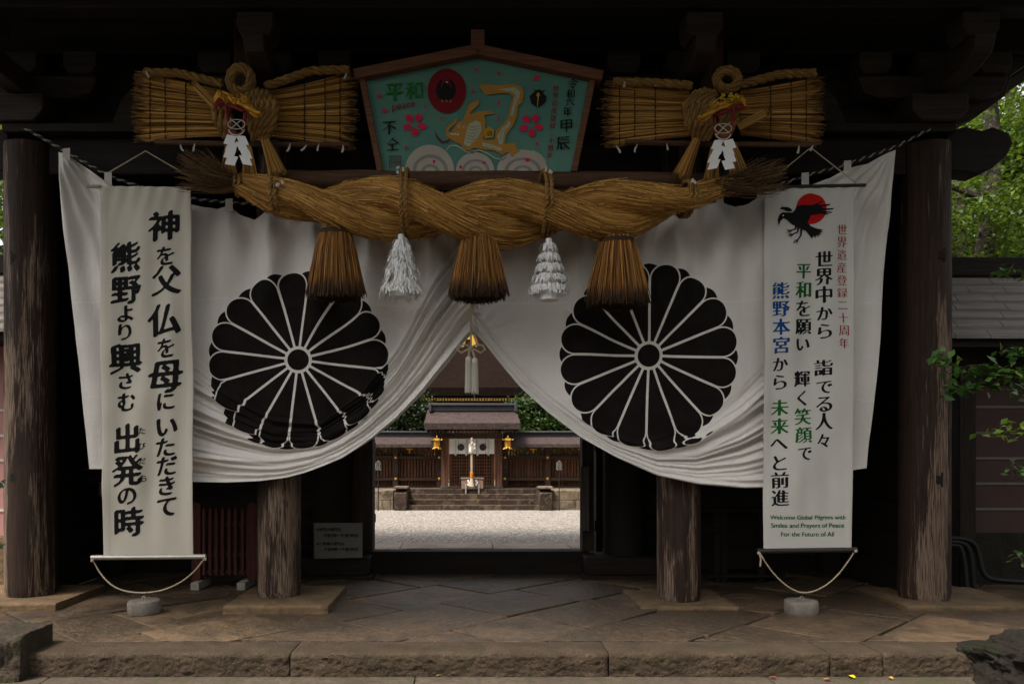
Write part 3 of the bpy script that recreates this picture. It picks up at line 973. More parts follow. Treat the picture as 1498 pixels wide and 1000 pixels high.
D += .016 * np.sin(X / 13. + 2.6 * N2) * np.exp(-(Yp - yt[None]) / 170.)
# side pieces: long folds from the tied corners
for cx, cy, s in ((86, 212, 1), (1312, 210, -1)):
    dx, dy = (X - cx) * s, Yp - cy
    th = np.arctan2(dx, dy); r = np.hypot(dx, dy)
    D += .027 * np.sin(th * 34 + .8 * N2) * np.exp(-np.maximum(dx - 95, 0) / 45.) * smoothstep(10, 70, r) * np.exp(-r / 520)
# folds that gather towards the middle tie
for s in (-1, 1):
    dx, dy = (X - 690) * s, 492 - Yp
    th = np.arctan2(dx, dy); r = np.hypot(dx, dy)
    D += (.034 if s < 0 else .020) * np.sin(th * 15 + 1.2 * N1) * np.exp(-r / (150 if s < 0 else 95)) * smoothstep(0, 50, r) * (dx > -4) * smoothstep(0, .12, th) * (1 - smoothstep(1.3, 1.9, th)) * (1 - smoothstep(.0, .2, phi))
D += .04 * N3 + .010 * N1 + .006 * N2
D += -.035 * np.exp(-((X - 690) / 60.) ** 2 - ((Yp - 487) / 60.) ** 2)
D += -.012 * smoothstep(.9, .98, phi) * sidecut                          # thick hem
K = YC / PXF
V = np.stack([(X - PCX) * K, YC + D, EYE - (Yp - PCY) * K], -1)
UV = np.stack([(X + .8 * N2) / 1000., (Yp + SH * 190 + .8 * N1) / 1000.], -1)
def curtain_mat():
    t = NT('curtain cloth', .9, .05)
    sep = t.t.nodes.new('ShaderNodeSeparateXYZ'); t.t.links.new(t.uv(), sep.inputs[0])
    ux, uy = sep.outputs[0], sep.outputs[1]
    total = None
    SEG = 2 * math.pi / 16; H = SEG / 2; cc = .835
    for cx, cy, RX, RY, off in ((.437, .5265, .1335, .1300, .12), (.948, .5205, .1315, .1370, .02)):
        dx = t.m('DIVIDE', t.m('SUBTRACT', ux, cx), RX); dy = t.m('DIVIDE', t.m('SUBTRACT', uy, cy), RY)
        r = t.m('SQRT', t.m('ADD', t.m('MULTIPLY', dx, dx), t.m('MULTIPLY', dy, dy)))
        a = t.m('ADD', t.m('ARCTAN2', dx, dy), 20 * math.pi + off)
        am = t.m('SUBTRACT', t.m('MODULO', a, SEG), H)
        am2 = t.m('SUBTRACT', t.m('MODULO', t.m('ADD', a, H), SEG), H)
        al = t.m('MULTIPLY', r, t.m('COSINE', am)); ac = t.m('ABSOLUTE', t.m('MULTIPLY', r, t.m('SINE', am)))
        de = t.m('SUBTRACT', t.m('MULTIPLY', al, math.sin(H)), t.m('MULTIPLY', ac, math.cos(H)))
        q = t.m('SUBTRACT', al, cc)
        dc = t.m('SUBTRACT', cc * math.sin(H), t.m('SQRT', t.m('ADD', t.m('MULTIPLY', q, q), t.m('MULTIPLY', ac, ac))))
        sel = t.m('LESS_THAN', al, cc * math.cos(H) ** 2)
        sdv = t.m('ADD', t.m('MULTIPLY', sel, de), t.m('MULTIPLY', t.m('SUBTRACT', 1., sel), dc))
        front = t.m('MULTIPLY', t.m('GREATER_THAN', sdv, .0135), t.m('GREATER_THAN', r, .152))
        b1 = t.m('SUBTRACT', t.m('MULTIPLY', r, t.m('COSINE', am2)), .835); b2 = t.m('MULTIPLY', r, t.m('SINE', am2))
        db = t.m('SUBTRACT', .152, t.m('SQRT', t.m('ADD', t.m('MULTIPLY', b1, b1), t.m('MULTIPLY', b2, b2))))
        back = t.m('MULTIPLY', t.m('GREATER_THAN', db, 0.), t.m('MULTIPLY', t.m('LESS_THAN', sdv, -.002), t.m('GREATER_THAN', r, .7)))
        hub = t.m('LESS_THAN', r, .118)
        k = t.m('MAXIMUM', t.m('MAXIMUM', front, back), hub)
        total = k if total is None else t.m('MAXIMUM', total, k)
    n = t.noise(t.obj(), 1.6, 5, .6, .6)
    base = t.mix(n, (.62, .585, .54), (.78, .745, .70))
    # stitched seams of the cloth widths
    sy = t.m('ADD', uy, t.m('MULTIPLY', t.noise(t.obj(), 1.1, 2), .03))
    for y_ in (.458, .598):
        sm = t.m('LESS_THAN', t.m('ABSOLUTE', t.m('SUBTRACT', sy, y_)), .0011)
        base = t.mix(t.m('MULTIPLY', sm, .55), base, (.78, .75, .71))
    dye = t.mix(t.noise(t.obj(), 5., 5, .65, .5), (.003, .003, .0034), (.022, .0175, .015))
    t.col(t.mix(total, base, dye))
    w = t.noise(t.map(t.obj(), (60, 60, 8)), 1., 3)
    w2 = t.noise(t.obj(), 18., 5, .6, .8)
    t.bump(t.m('ADD', t.m('MULTIPLY', w, .25), w2), .42, .018)
    return t.mat
M['curtain'] = curtain_mat()
ct = thing('crest_curtain', 'wide white ceremonial curtain with two black chrysanthemum crests, gathered up in the middle', 'curtain', P(690, 500, YC))
grid('drape', V, M['curtain'], ct, uv=UV)
# black and white cord it hangs from, and cloth tabs
cpx = [(34, 186), (97, 222), (160, 258), (240, 285), (300, 293), (350, 297), (440, 304), (560, 312), (690, 315), (820, 312), (945, 304), (1040, 290), (1113, 279), (1180, 257), (1240, 240), (1312, 214), (1370, 184)]
cmb = MB()
pts = []
for i in range(len(cpx) - 1):
    for j in range(6):
        f = j / 6; pts.append(P(cpx[i][0] + (cpx[i + 1][0] - cpx[i][0]) * f, cpx[i][1] + (cpx[i + 1][1] - cpx[i][1]) * f, YC - .02))
tt_ = NT('black and white laid cord', .8); s_ = t_ = tt_
w_ = t_.n('ShaderNodeTexWave', {'Vector': t_.map(t_.uv(), (1, 10.5, 1)), 'Scale': .5, 'Distortion': .0}, out=1, bands_direction='DIAGONAL')
t_.col(t_.mix(t_.m('GREATER_THAN', w_, .72), (.010, .010, .011), (.26, .245, .22)))
cmb.tube(pts, .015, 8, twist=2.0)
cmb.build('hanging_cord', tt_.mat, ct)
for tx in TABS:
    cy_ = np.interp(tx, [p[0] for p in cpx], [p[1] for p in cpx]); ty = np.interp(tx, TOPX, TOPY)
    tb = MB(); w = 5.2
    for dy in (-.032, .022):
        tb.prism([P(tx - w, cy_ - 4, YC - .02 + dy), P(tx + w, cy_ - 5, YC - .02 + dy), P(tx + w * 1.1, ty + 9, YC - .012 + dy * .2), P(tx - w * 1.1, ty + 9, YC - .012 + dy * .2)], (0, .004, 0))
    tb.prism([P(tx - w, cy_ - 4, YC - .052), P(tx + w, cy_ - 5, YC - .052), P(tx + w, cy_ - 5, YC + .006), P(tx - w, cy_ - 4, YC + .006)], (0, 0, .004))
    tb.build('tab', M['tabcloth'], ct, smooth=False)

# silk tie cord in the middle with a bow and two tassels
tc = thing('tassel_cord', 'cream silk cord with a loose bow and two long tassels tying up the curtain', 'tassel', P(690, 500, YC - .09))
b = MB()
YT = YC - .10
b.tube([P(688, 345, YT), P(688, 420, YT), P(689, 505, YT)], .009, 8)
for s in (-1, 1):
    b.tube([P(689, 508, YT), P(689 + s * 8, 504, YT - .02), P(689 + s * 17, 505, YT - .02), P(689 + s * 21, 511, YT - .02), P(689 + s * 14, 516, YT - .02), P(689 + s * 5, 511, YT - .02), P(689, 509, YT)], .010, 8)
    b.tube([P(689, 509, YT - .01), P(689 + s * 3, 515, YT - .02), P(690 + s * 4.4, 524, YT - .02)], .010, 8)
b.ball(P(689, 509, YT - .015), .024, 10)
b.tube([P(693, 572, YT), P(694.5, 584, YT)], .004, 6)
b.build('bow_cord', M['cord'], tc)
for cx, y0, y1 in ((685.4, 521, 573.5), (694.6, 523, 574.5)):
    c = P(cx, y0, YT - .02)
    h = (y1 - y0) * YT / PXF
    b = MB(); b.lathe((c.x, c.y, c.z - h), [(.030, 0), (.032, .02), (.029, h * .55), (.028, h - .05), (.030, h - .03), (.026, h - .012), (.014, h)], 18)
    tsl = b.build('tassel', M['tasselcloth'], tc)
    ps = []
    for _ in range(130):
        a = random.uniform(0, 6.28); x_, y_ = math.cos(a), math.sin(a)
        ps.append([(c.x + x_ * .029, c.y + y_ * .029, c.z - .05), (c.x + x_ * .031, c.y + y_ * .031, c.z - h * .6), (c.x + x_ * .034, c.y + y_ * .034, c.z - h - random.uniform(-.01, .012))])
    strands('fringe', ps, .0022, M['tasselcloth'], tsl)

# ------------------------------------------------------------------ the two hanging banners
YB = 7.38
def banner(label, xl, xr, yt_, yb_, mat, seed, rod_t, rod_b, rope_pts, hang, rodmat, loc):
    t = thing('hanging_banner', label, 'banner', loc)
    def disp(px, py):
        f = (py - yt_[0]) / (yb_[0] - yt_[0])
        a = mnoise.noise(Vector((px / 26. + seed, py / 190., seed))) * .036 + mnoise.noise(Vector((px / 60. + seed, py / 75., seed + 5))) * .03
        top = math.exp(-abs(py - yt_[0]) / 30.) * .007 * math.sin(px / 3.4 + seed + py / 14)
        d = math.sin((px + .35 * py) / 17. + seed * 2) * .009 * math.exp(-((py - 560) / 230.) ** 2)
        return YB + (a + d) * min(1, (1 - f) * 5 + .06) * min(1, f * 6 + .1) + top
    def mp(px, py, lift=0.):
        p = P(px, py, YB); p.y = disp(px, py) - lift
        return p
    n, m = 150, 60
    V = np.zeros((n, m, 3))
    for i in range(n):
        f = i / (n - 1)
        for j in range(m):
            g_ = j / (m - 1)
            l = xl[0] + (xl[1] - xl[0]) * f + mnoise.noise(Vector((f * 6, seed, 0))) * 1.2
            r = xr[0] + (xr[1] - xr[0]) * f + mnoise.noise(Vector((f * 6, seed + 9, 0))) * 1.2
            y0 = yt_[0] + (yt_[1] - yt_[0]) * g_; y1 = yb_[0] + (yb_[1] - yb_[0]) * g_
            V[i, j] = mp(l + (r - l) * g_, y0 + (y1 - y0) * f)
    cl = grid('banner_cloth', V, mat, t)
    so_ = cl.modifiers.new('thick', 'SOLIDIFY'); so_.thickness = .003; so_.offset = 1
    # stitched hems: narrow raised strips down both sides
    for e, s in ((0, 1), (1, -1)):
        Hm = np.zeros((n, 3, 3))
        for i in range(n):
            f = i / (n - 1)
            for j in range(3):
                x_ = (xl, xr)[e]; base = x_[0] + (x_[1] - x_[0]) * f + mnoise.noise(Vector((f * 6, seed + 9 * e, 0))) * 1.2
                px = base + s * (1.0 + j * 4.6)
                y0 = yt_[0] + (yt_[1] - yt_[0]) * e; y1 = yb_[0] + (yb_[1] - yb_[0]) * e
                Hm[i, j] = mp(px, y0 + (y1 - y0) * f, .0035 + (.0035 if j == 1 else 0) + random.uniform(0, .0012))
        grid('hem', Hm if s > 0 else Hm[:, ::-1], mat, cl)
    b = MB(); b.tube([P(rod_t[0], rod_t[1], YB - .006), P(rod_t[2], rod_t[3], YB - .006)], .016, 12); b.build('top_rod', rodmat, t)
    b = MB(); b.tube([P(rod_b[0], rod_b[1], YB), P(rod_b[2], rod_b[3], YB)], .024, 12); b.build('bottom_rod', rodmat, t)
    b = MB(); b.tube([P(x, y, YB - .02) for x, y in hang], .006, 6); b.build('hanging_string', M['cord'], t)
    b = MB()
    rp = []
    for i in range(len(rope_pts) - 1):
        for j in range(4):
            f = j / 4; a_, c_ = rope_pts[i], rope_pts[i + 1]
            rp.append(P(a_[0] + (c_[0] - a_[0]) * f, a_[1] + (c_[1] - a_[1]) * f, a_[2] + (c_[2] - a_[2]) * f))
    rp.append(P(*rope_pts[-1]))
    for _ in range(4):
        for j in range(1, len(rp) - 1): rp[j] = rp[j - 1] * .25 + rp[j] * .5 + rp[j + 1] * .25
    twisted(b, rp, .0075, 2, .05, 6, step=.009)
    for q in (rope_pts[0], rope_pts[-1]): b.ball(P(q[0], q[1] + 2.5, YB - .03), .016, 8)
    b.build('anchor_rope', M['cord'], t)
    return t, mp
bl, mpl = banner('tall cream banner with two columns of bold black brush lettering', (146.5, 152), (279.5, 283), (272, 274), (815, 813), M['bannerL'], 2.3,
    (128, 273, 147, 273), (134, 815, 301, 813.5), [(135, 817, YB), (148, 842, YB - .02), (168, 860, YB - .04), (190, 866, YB - .05), (214, 867, YB - .05), (240, 863, YB - .05), (268, 850, YB - .03), (288, 832, YB - .01), (300, 815, YB)],
    [(160, 252, ), (213, 221), (266, 252)], M['rod'], P(213, 815, YB))
br, mpr = banner('tall white banner with a black crow, red disc and colored lettering', (1118.5, 1117), (1250.5, 1246), (272, 269), (805, 803), M['bannerR'], 7.7,
    (1108, 274, 1266, 271), (1108, 805.5, 1253, 803.5), [(1110, 806, YB), (1120, 823, YB - .01), (1134, 842, YB - .03), (1152, 858, YB - .05), (1172, 868, YB - .06), (1192, 865, YB - .06), (1215, 852, YB - .04), (1235, 830, YB - .02), (1252, 803, YB)],
    [(1120, 270), (1186, 216), (1252, 268)], M['rodblack'], P(1180, 805, YB))
b = MB(); b.tube([P(1111, 808, YB - .04), P(1113, 818, YB - .05), P(1112, 828, YB - .05)], .008, 6); b.tube([P(1111, 808, YB - .04), P(1116, 816, YB - .05)], .008, 6); b.build('rope_end', M['cord'], br)
LN = dict(nib=(.062, .012, .70, .013), shear=.10, wob=.16)
ink('lettering', [('神', 241, 331, 47), ('を', 243, 375, 27), ('父', 244, 411, 46), ('仏', 241, 469, 49), ('を', 243, 509, 28), ('母', 242, 550, 50), ('に', 243, 588, 26), ('い', 244, 625, 30), ('た', 242, 654, 28), ('だ', 244, 681, 30), ('き', 244, 710, 28), ('て', 244, 740, 29),
    ('熊', 185, 377, 47), ('野', 186, 424, 44), ('よ', 184, 459, 25), ('り', 183, 486, 24), ('興', 185, 525, 47), ('さ', 184, 557, 24), ('む', 186, 588, 27), ('出', 187, 641, 44), ('発', 188, 688, 48), ('の', 187, 725, 28), ('時', 189, 762, 44)],
    lambda x, y: mpl(x, y, .006), M['inkblack'], bl, **LN)
ink('small_lettering', [('た', 210, 630, 9.5), ('び', 210, 652, 9.5), ('だ', 210, 674, 9.5), ('ち', 210.5, 699, 9.5)], lambda x, y: mpl(x, y, .006), M['inkblack'], bl, nib=(.03, .01, .6, 0), shear=.05, wob=.08)
RN = dict(nib=(.042, .008, .35, .013), shear=.05, wob=.08)
ink('black_lettering', [('世', 1205, 379, 25), ('界', 1205, 405, 25), ('中', 1205, 431, 25), ('か', 1205, 459, 22), ('ら', 1205, 485, 21), ('詣', 1204, 538, 25), ('で', 1205, 566, 21), ('る', 1205, 591, 22), ('人', 1205, 616, 25), ('々', 1204, 644, 19),
    ('を', 1175, 451, 23), ('願', 1175, 477.5, 25), ('い', 1175, 504, 21), ('輝', 1174, 554, 25), ('く', 1173, 582, 22), ('で', 1175, 663, 21),
    ('か', 1141, 533, 22), ('ら', 1141, 559, 21), ('へ', 1140, 649, 23), ('と', 1141, 677, 21), ('前', 1141, 702, 25), ('進', 1141, 728, 25)], lambda x, y: mpr(x, y, .006), M['inkblack'], br, **RN)
ink('green_lettering', [('平', 1175, 397, 24), ('和', 1175, 424, 25), ('笑', 1174, 609, 25), ('顔', 1174, 636, 25), ('未', 1141, 596, 24), ('来', 1141, 623, 24)], lambda x, y: mpr(x, y, .006), M['inkgreen'], br, **RN)
ink('blue_lettering', [('熊', 1142, 425, 25), ('野', 1142, 451.5, 25), ('本', 1142, 478, 25), ('宮', 1142, 505, 25)], lambda x, y: mpr(x, y, .006), M['inkblue'], br, **RN)
ink('red_lettering', [(c_, 1232.5, 335 + 18.6 * i, 15.2) for i, c_ in enumerate('世界遺産登録二十周年')], lambda x, y: mpr(x, y, .006), M['inkred'], br, nib=(.026, .004, .1, .013), shear=0, wob=0)
ink('welcome_lettering', [('Welcome Global Pilgrims with', 1181.5, 757, 110, 'w'), ('Smiles and Prayers of Peace', 1181, 769, 107, 'w'), ('For the Future of All', 1181, 780.5, 78, 'w')], lambda x, y: mpr(x, y, .006), M['inkgreen'], br, nib=(.045, .002, .0, 0), shear=0, wob=0, res=44)
# red sun and crow
def polys(name, plist, mapper, mats, parent, fine=0):
    """flat painted shapes: (material index, points in px, lift)"""
    mb = MB()
    for mi, pts, lift in plist:
        q = [Vector((p[0], -p[1], 0)) for p in pts]
        from mathutils.geometry import tessellate_polygon
        tris = [tuple(t) for t in tessellate_polygon([q])]
        pts = [tuple(p) for p in pts]
        if fine:
            work, done = [tuple(pts[i] for i in t) for t in tris], []
            while work:
                t = work.pop(); L = [math.dist(t[k], t[(k + 1) % 3]) for k in range(3)]; k = L.index(max(L))
                if L[k] < fine: done.append(t); continue
                m_ = tuple((t[k][c] + t[(k + 1) % 3][c]) / 2 for c in (0, 1))
                work += [(t[k], m_, t[(k + 2) % 3]), (m_, t[(k + 1) % 3], t[(k + 2) % 3])]
            pts = [p for t in done for p in t]; tris = [(3 * i, 3 * i + 1, 3 * i + 2) for i in range(len(done))]
        mb.add([mapper(p[0], p[1], lift) for p in pts], tris, mi)
    return mb.build(name, mats, parent, smooth=False)
def circ(cx, cy, rx, ry=None, n=40, a0=0, a1=2 * math.pi):
    ry = ry or rx
    return [(cx + rx * math.cos(a0 + (a1 - a0) * i / n), cy + ry * math.sin(a0 + (a1 - a0) * i / n)) for i in range(n)]
def stroke(pts, w):
    """ribbon polygon along a polyline; w: one width or a list"""
    if not hasattr(w, '__len__'): w = [w] * len(pts)
    L, R = [], []
    for i in range(len(pts)):
        a, b_ = Vector(pts[max(i - 1, 0)]), Vector(pts[min(i + 1, len(pts) - 1)])
        d = (b_ - a).normalized(); nrm = Vector((-d.y, d.x)) * w[i] / 2
        L.append(tuple(Vector(pts[i]) + nrm)); R.append(tuple(Vector(pts[i]) - nrm))
    return L + R[::-1]
zb = lambda x, y: (1110 + x / 7.143, 260 + y / 7.143)
Z = lambda l: [zb(*p) for p in l]
polys('red_disc', [(0, circ(1186.3, 305.5, 22.3), .006)], mpr, [M['sunred']], br, 3.)
crow = [(0, Z([(212, 500), (198, 440), (212, 390), (245, 362), (300, 368), (345, 368), (375, 335), (390, 298), (460, 288), (560, 285), (620, 265), (655, 243), (650, 262), (612, 284), (650, 290), (742, 275), (735, 290), (690, 303), (640, 312), (700, 325), (780, 322), (770, 335), (720, 342), (655, 343), (700, 355), (762, 365), (745, 375), (690, 368), (725, 388), (700, 390), (640, 382), (540, 392), (535, 420), (510, 465), (545, 505), (600, 530), (675, 550), (640, 556), (668, 575), (632, 576), (650, 600), (618, 594), (628, 622), (598, 600), (588, 630), (573, 604), (555, 635), (520, 590), (490, 552), (460, 545), (400, 520), (340, 490), (290, 445), (255, 425), (228, 450)]), .009),
    (0, Z([(215, 327), (240, 305), (300, 312), (330, 330), (348, 348), (330, 358), (290, 355), (250, 335)]), .009),
    (0, stroke(Z([(385, 505), (375, 540), (320, 555), (288, 580)]), [3.2, 2, 1.6, .6]), .009), (0, stroke(Z([(318, 553), (300, 545), (285, 552)]), [1.4, 1.1, .5]), .009), (0, stroke(Z([(345, 550), (322, 572), (318, 585)]), [1.3, 1.1, .5]), .009),
    (0, stroke(Z([(405, 525), (400, 572), (345, 595), (305, 615)]), [3.4, 2.2, 1.7, .6]), .0092), (0, stroke(Z([(345, 593), (318, 592), (305, 600)]), [1.4, 1.1, .5]), .0092), (0, stroke(Z([(360, 590), (338, 612), (334, 630)]), [1.3, 1.1, .5]), .0092),
    (0, stroke(Z([(440, 540), (437, 600), (400, 655), (385, 695)]), [4.2, 2.4, 1.7, .6]), .0094), (0, stroke(Z([(402, 655), (372, 658), (352, 685)]), [1.4, 1.2, .5]), .0094), (0, stroke(Z([(405, 655), (380, 672), (352, 690)]), [1.2, 1., .5]), .0096),
    (1, circ(*zb(252, 398), 1.15, n=10), .011)]
polys('crow_emblem', crow, mpr, [M['inkblack'], M['bannerR']], br, 3.)
# round anchor stones
def anchor(label, px, py, yb2, w):
    c = P(px, py, YB - .02); c.z = 0.
    t = thing('anchor_stone', label, 'stone weight', c, 'round stone weights under the banners')
    r = w / 2 * YB / PXF
    b = MB(); n = 40
    prof = [(r * .95, 0), (r * .99, .02), (r, .08), (r * .975, .105), (r * .92, .118), (r * .5, .124), (.01, .124)]
    b.lathe((c.x, c.y, .0), prof, n); b.build('stone', M['granite'], t)
    b = MB(); cc_ = Vector((c.x, c.y - .01, .136))
    b.tube([cc_ + Vector((math.cos(a) * .016, 0, math.sin(a) * .018)) for a in np.linspace(-1.2, 4.4, 14)], .0045, 6)
    b.build('eye_ring', M['rod'], t)
anchor('round granite weight with a ring, roped to the cream brush-lettered banner', 211, 880, 890, 47)
anchor('round granite weight with a ring, roped to the white crow banner', 1172, 882, 892, 48)
# ------------------------------------------------------------------ log rail and the great twisted straw rope
YL = 7.46
b = MB()
lp = [P(395 + (1095 - 395) * i / 24, 262 + 4 * (i / 24) + .8 * math.sin(i), YL) for i in range(25)]
b.tube(lp, [.083 + .004 * math.sin(i * 1.7) for i in range(25)], 18)
tag(b.build('log_rail', M['log'], origin=P(745, 264, YL)), 'long round brown log laid crosswise behind the great straw rope, under the painted board', 'log')
YR = 7.12
M['paperd'] = plain('aged paper', (.52, .49, .43), .85)
rope = thing('sacred_rope', 'great twisted golden straw rope hanging in a thick sag across the gate', 'rope', P(700, 310, YR))
def rope_c(t):                       # t 0..1 -> px, py centre, strand radius m, offset m
    px = 344 + (1060 - 344) * t
    py = np.interp(px, RPX, [268, 289, 301, 306, 312, 314, 309, 307, 291, 272])
    H = np.interp(px, RPX, [13, 26, 37, 42, 45, 45, 42, 37, 25, 11]) * YR / PXF
    return px, py, H * .60, H * .48
RPX = [344, 405, 475, 560, 650, 760, 850, 930, 1005, 1060]
n_s, n_a = 220, 26
for si in range(2):
    V = np.zeros((n_s, n_a + 1, 3)); UV = np.zeros((n_s, n_a + 1, 2))
    for i in range(n_s):
        t = i / (n_s - 1)
        px, py, r, o = rope_c(t)
        a0 = math.pi * si - 2 * math.pi * (px - 632) / 350.
        c = P(px, py, YR) + Vector((0, -math.cos(a0) * o, math.sin(a0) * o))
        for j in range(n_a + 1):
            a = 2 * math.pi * j / n_a
            lump = 1 + .05 * mnoise.noise(Vector((math.cos(a) * 1.6 + si * 7, math.sin(a) * 1.6, px / 60.)))
            V[i, j] = c + Vector((0, math.cos(a) * r * lump, math.sin(a) * r * lump))
            UV[i, j] = (j / n_a - (px / 144.) * .12, px / 144.)
    grid('rope_strand', V, M['rope'], rope, uv=UV)
# loose straws lying over and sticking out of the rope
ps, rs = [], []
for k in range(7000):
    si = random.randint(0, 1); t = random.uniform(.0, 1.)
    a = random.uniform(0, 2 * math.pi)
    if math.cos(a) > .55: continue
    L = random.uniform(.02, .05)
    lift = random.choice([.000, .001, .002, .012 if random.random() < .3 else .004])
    q = []
    for j in range(5):
        tj = t + L * j / 4
        px, py, r, o = rope_c(min(1.02, tj))
        a0 = math.pi * si - 2 * math.pi * (px - 632) / 350.
        aa = a + (px - (344 + 716 * t)) / 144. * .8
        l2 = lift + (max(0, j - 2) * random.uniform(0, .010) if lift > .01 else 0)
        q.append(P(px, py, YR) + Vector((0, -math.cos(a0) * o + math.cos(aa) * (r + l2), math.sin(a0) * o + math.sin(aa) * (r + l2))))
    ps.append(q)
strands('loose_straw', ps, .0024, M['straw'], rope)
# frayed ends
for s, ends in ((-1, [(262, 222, 276)]), (1, [(1147, 236, 279)])):
    x_in = 356 if s < 0 else 1046
    ps = []
    xe, y0, y1 = ends[0]
    for k in range(300):
        ya = random.uniform(258, 280) if s < 0 else random.uniform(264, 282)
        f = random.random(); ye = y0 + (y1 - y0) * f
        xk = xe + random.uniform(-8, 50) * (-s)
        yy = random.uniform(-.16, .14); jit = random.gauss(0, 5)
        q = []
        for j in range(5):
            u = j / 4
            px = x_in + (xk - x_in) * u
            py = ya + (ye - ya) * u ** 1.3 + 8 * math.sin(u * 3) * (f - .3) + jit * u
            q.append(P(px, py, YR + .02 + yy * (.4 + u)))
        ps.append(q)
    strands('frayed_end', ps, .0026, M['fray'], rope)
# bindings: doubled cords round rope and log
def binding(px, ytop, ybot, r):
    b = MB()
    for dx in (-3.4, 3.4):
        pts = []
        for j in range(21):
            a = 2 * math.pi * j / 20
            cy_ = (ytop + ybot) / 2; hh = (ybot - ytop) / 2
            p = P(px + dx + 1.5 * math.sin(a), cy_ - hh * math.cos(a), YR)
            p.y = YR + .05 - r * math.sin(a) * 1.04
            pts.append(p)
        twisted(b, pts, .021, 2, .10, 6, step=.03)
    return b.build('binding_cord', M['ropesmall'], rope)
binding(593, 249, 346, .36); binding(797, 251, 342, .36); binding(404, 260, 311, .21); binding(1006, 264, 313, .21); binding(348, 254, 283, .11); binding(1056, 260, 284, .10)
for px, py in ((585, 249), (802, 252), (409, 268), (1012, 268)):
    for k in range(3):
        q = P(px + random.uniform(-5, 5), py + random.uniform(-4, 4), YR - .33 if 500 < px < 900 else YR - .2)
        R = Matrix.Rotation(random.uniform(-1, 1), 3, 'Y') @ Matrix.Rotation(random.uniform(-.5, .5), 3, 'X')
        b = MB(); b.obox(q, (.018, .003, .032), R)
        b.build('paper_tie', M['paperd'], rope, smooth=False)

# straw tassels and paper tassels hanging from the rope
def straw_tassel(label, px, ytop, ybot, wt, wb, Y):
    c = P(px, ytop, Y)
    t = thing('straw_tassel', label, 'tassel', c, 'straw tassels under the great rope')
    k = Y / PXF; h = (ybot - ytop) * k
    r0, r1 = wt / 2 * k, wb / 2 * k
    ps, rs = [], []
    for i in range(1500):
        a = random.uniform(0, 2 * math.pi); f = math.sqrt(random.uniform(.18, 1))
        x_, y_ = math.cos(a) * f, math.sin(a) * f
        e = 1 + random.gauss(0, .07)
        L = h * (1 + random.uniform(-.07, .03) - .04 * (abs(x_) ** 2))
        q = []
        for u in (0, .12, .35, .65, 1.0):
            rr_ = r0 + (r1 * e - r0) * (u ** .85)
            wob = random.gauss(0, .006) * u
            q.append((c.x + x_ * rr_ + wob, c.y + y_ * rr_ * .8 + wob, c.z - L * u))
        ps.append(q)
    strands('straw_brush', ps, .0036, M['brush'], t)
    b = MB(); b.lathe((c.x, c.y, c.z - h * .9), [(r1 * .72, 0), (r1 * .6, h * .3), (r0 * .85, h * .75), (r0 * .8, h * .9)], 18); b.build('core', M['fray2'], t)
    b = MB()
    for dz in (.0, .022): b.tube([(c.x + math.cos(a) * r0 * 1.08, c.y + math.sin(a) * r0 * .9, c.z - .03 - dz) for a in np.linspace(0, 6.3, 20)], .010, 6)
    b.build('tie', M['twine'], t)
M['fray2'] = plain('dark straw core', (.05, .026, .010), .8)
straw_tassel('brown straw tassel hanging over the left black crest, left of both paper tassels', 491, 333, 437, 42, 83, YR - .03)
straw_tassel('brown straw tassel hanging at the middle of the great rope, between the two paper tassels', 699, 331, 438, 40, 84, YR - .05)
straw_tassel('brown straw tassel hanging over the right black crest, right of both paper tassels', 903, 346, 448, 44, 90, YR - .03)
def paper_tassel(label, px, ytop, ybot, wb, Y, tiers, seed):
    c = P(px, ytop, Y); k = Y / PXF; h = (ybot - ytop) * k; R_ = wb / 2 * k
    t = thing('paper_tassel', label, 'tassel', c, 'white paper tassels under the great rope')
    b = MB(); r_ = random.Random(seed)
    b.lathe((c.x, c.y, c.z - h * .93), [(R_ * .45, 0), (R_ * .4, h * .3), (R_ * .18, h * .75), (R_ * .14, h * .93)], 14)
    N = 1000
    for i in range(N):
        u = r_.random() ** .75
        if tiers: u = min(1, max(0.03, (int(u * tiers) + .28 + r_.uniform(-.16, .16)) / tiers))
        u = .04 + u * .80
        a = r_.uniform(0, 2 * math.pi)
        rad = R_ * (.16 + .84 * u ** .8) * r_.uniform(.9, 1.06)
        p = Vector((c.x + math.cos(a) * rad, c.y + math.sin(a) * rad * .85, c.z - h * u))
        out = Vector((math.cos(a), math.sin(a), 0)); tan = Vector((-math.sin(a), math.cos(a), 0))
        w = r_.uniform(.0035, .0075); L = r_.uniform(.05, .10) * (.8 if tiers else 1)
        d1 = (Vector((0, 0, -1)) + out * r_.uniform(.0, .95) + tan * r_.uniform(-.45, .45)).normalized()
        d2 = (Vector((0, 0, -1)) + out * r_.uniform(-.2, .5) + tan * r_.uniform(-.6, .6)).normalized()
        tw = (tan + out * r_.uniform(-.6, .6)).normalized()
        p1 = p + d1 * L * .5; p2 = p1 + d2 * L * .5
        sh = tan * r_.uniform(-.006, .006)
        b.add([p - tw * w, p + tw * w, p1 + tw * w + sh, p1 - tw * w + sh, p2 + tw * w, p2 - tw * w], [(0, 1, 2, 3), (3, 2, 4, 5)])
    b.build('paper_strips', M['paper'], t, smooth=False)
    b = MB(); b.tube([(c.x, c.y, c.z - .02), (c.x, c.y, c.z + .07)], .012, 8); b.build('cord', M['twine'], t)
paper_tassel('shaggy white paper tassel left of the middle straw tassel, strips hanging at random', 587, 343, 441, 64, YR - .06, 0, 3)
paper_tassel('white paper tassel right of the middle straw tassel, strips in neat tiers', 803, 349, 446, 62, YR - .06, 5, 4)

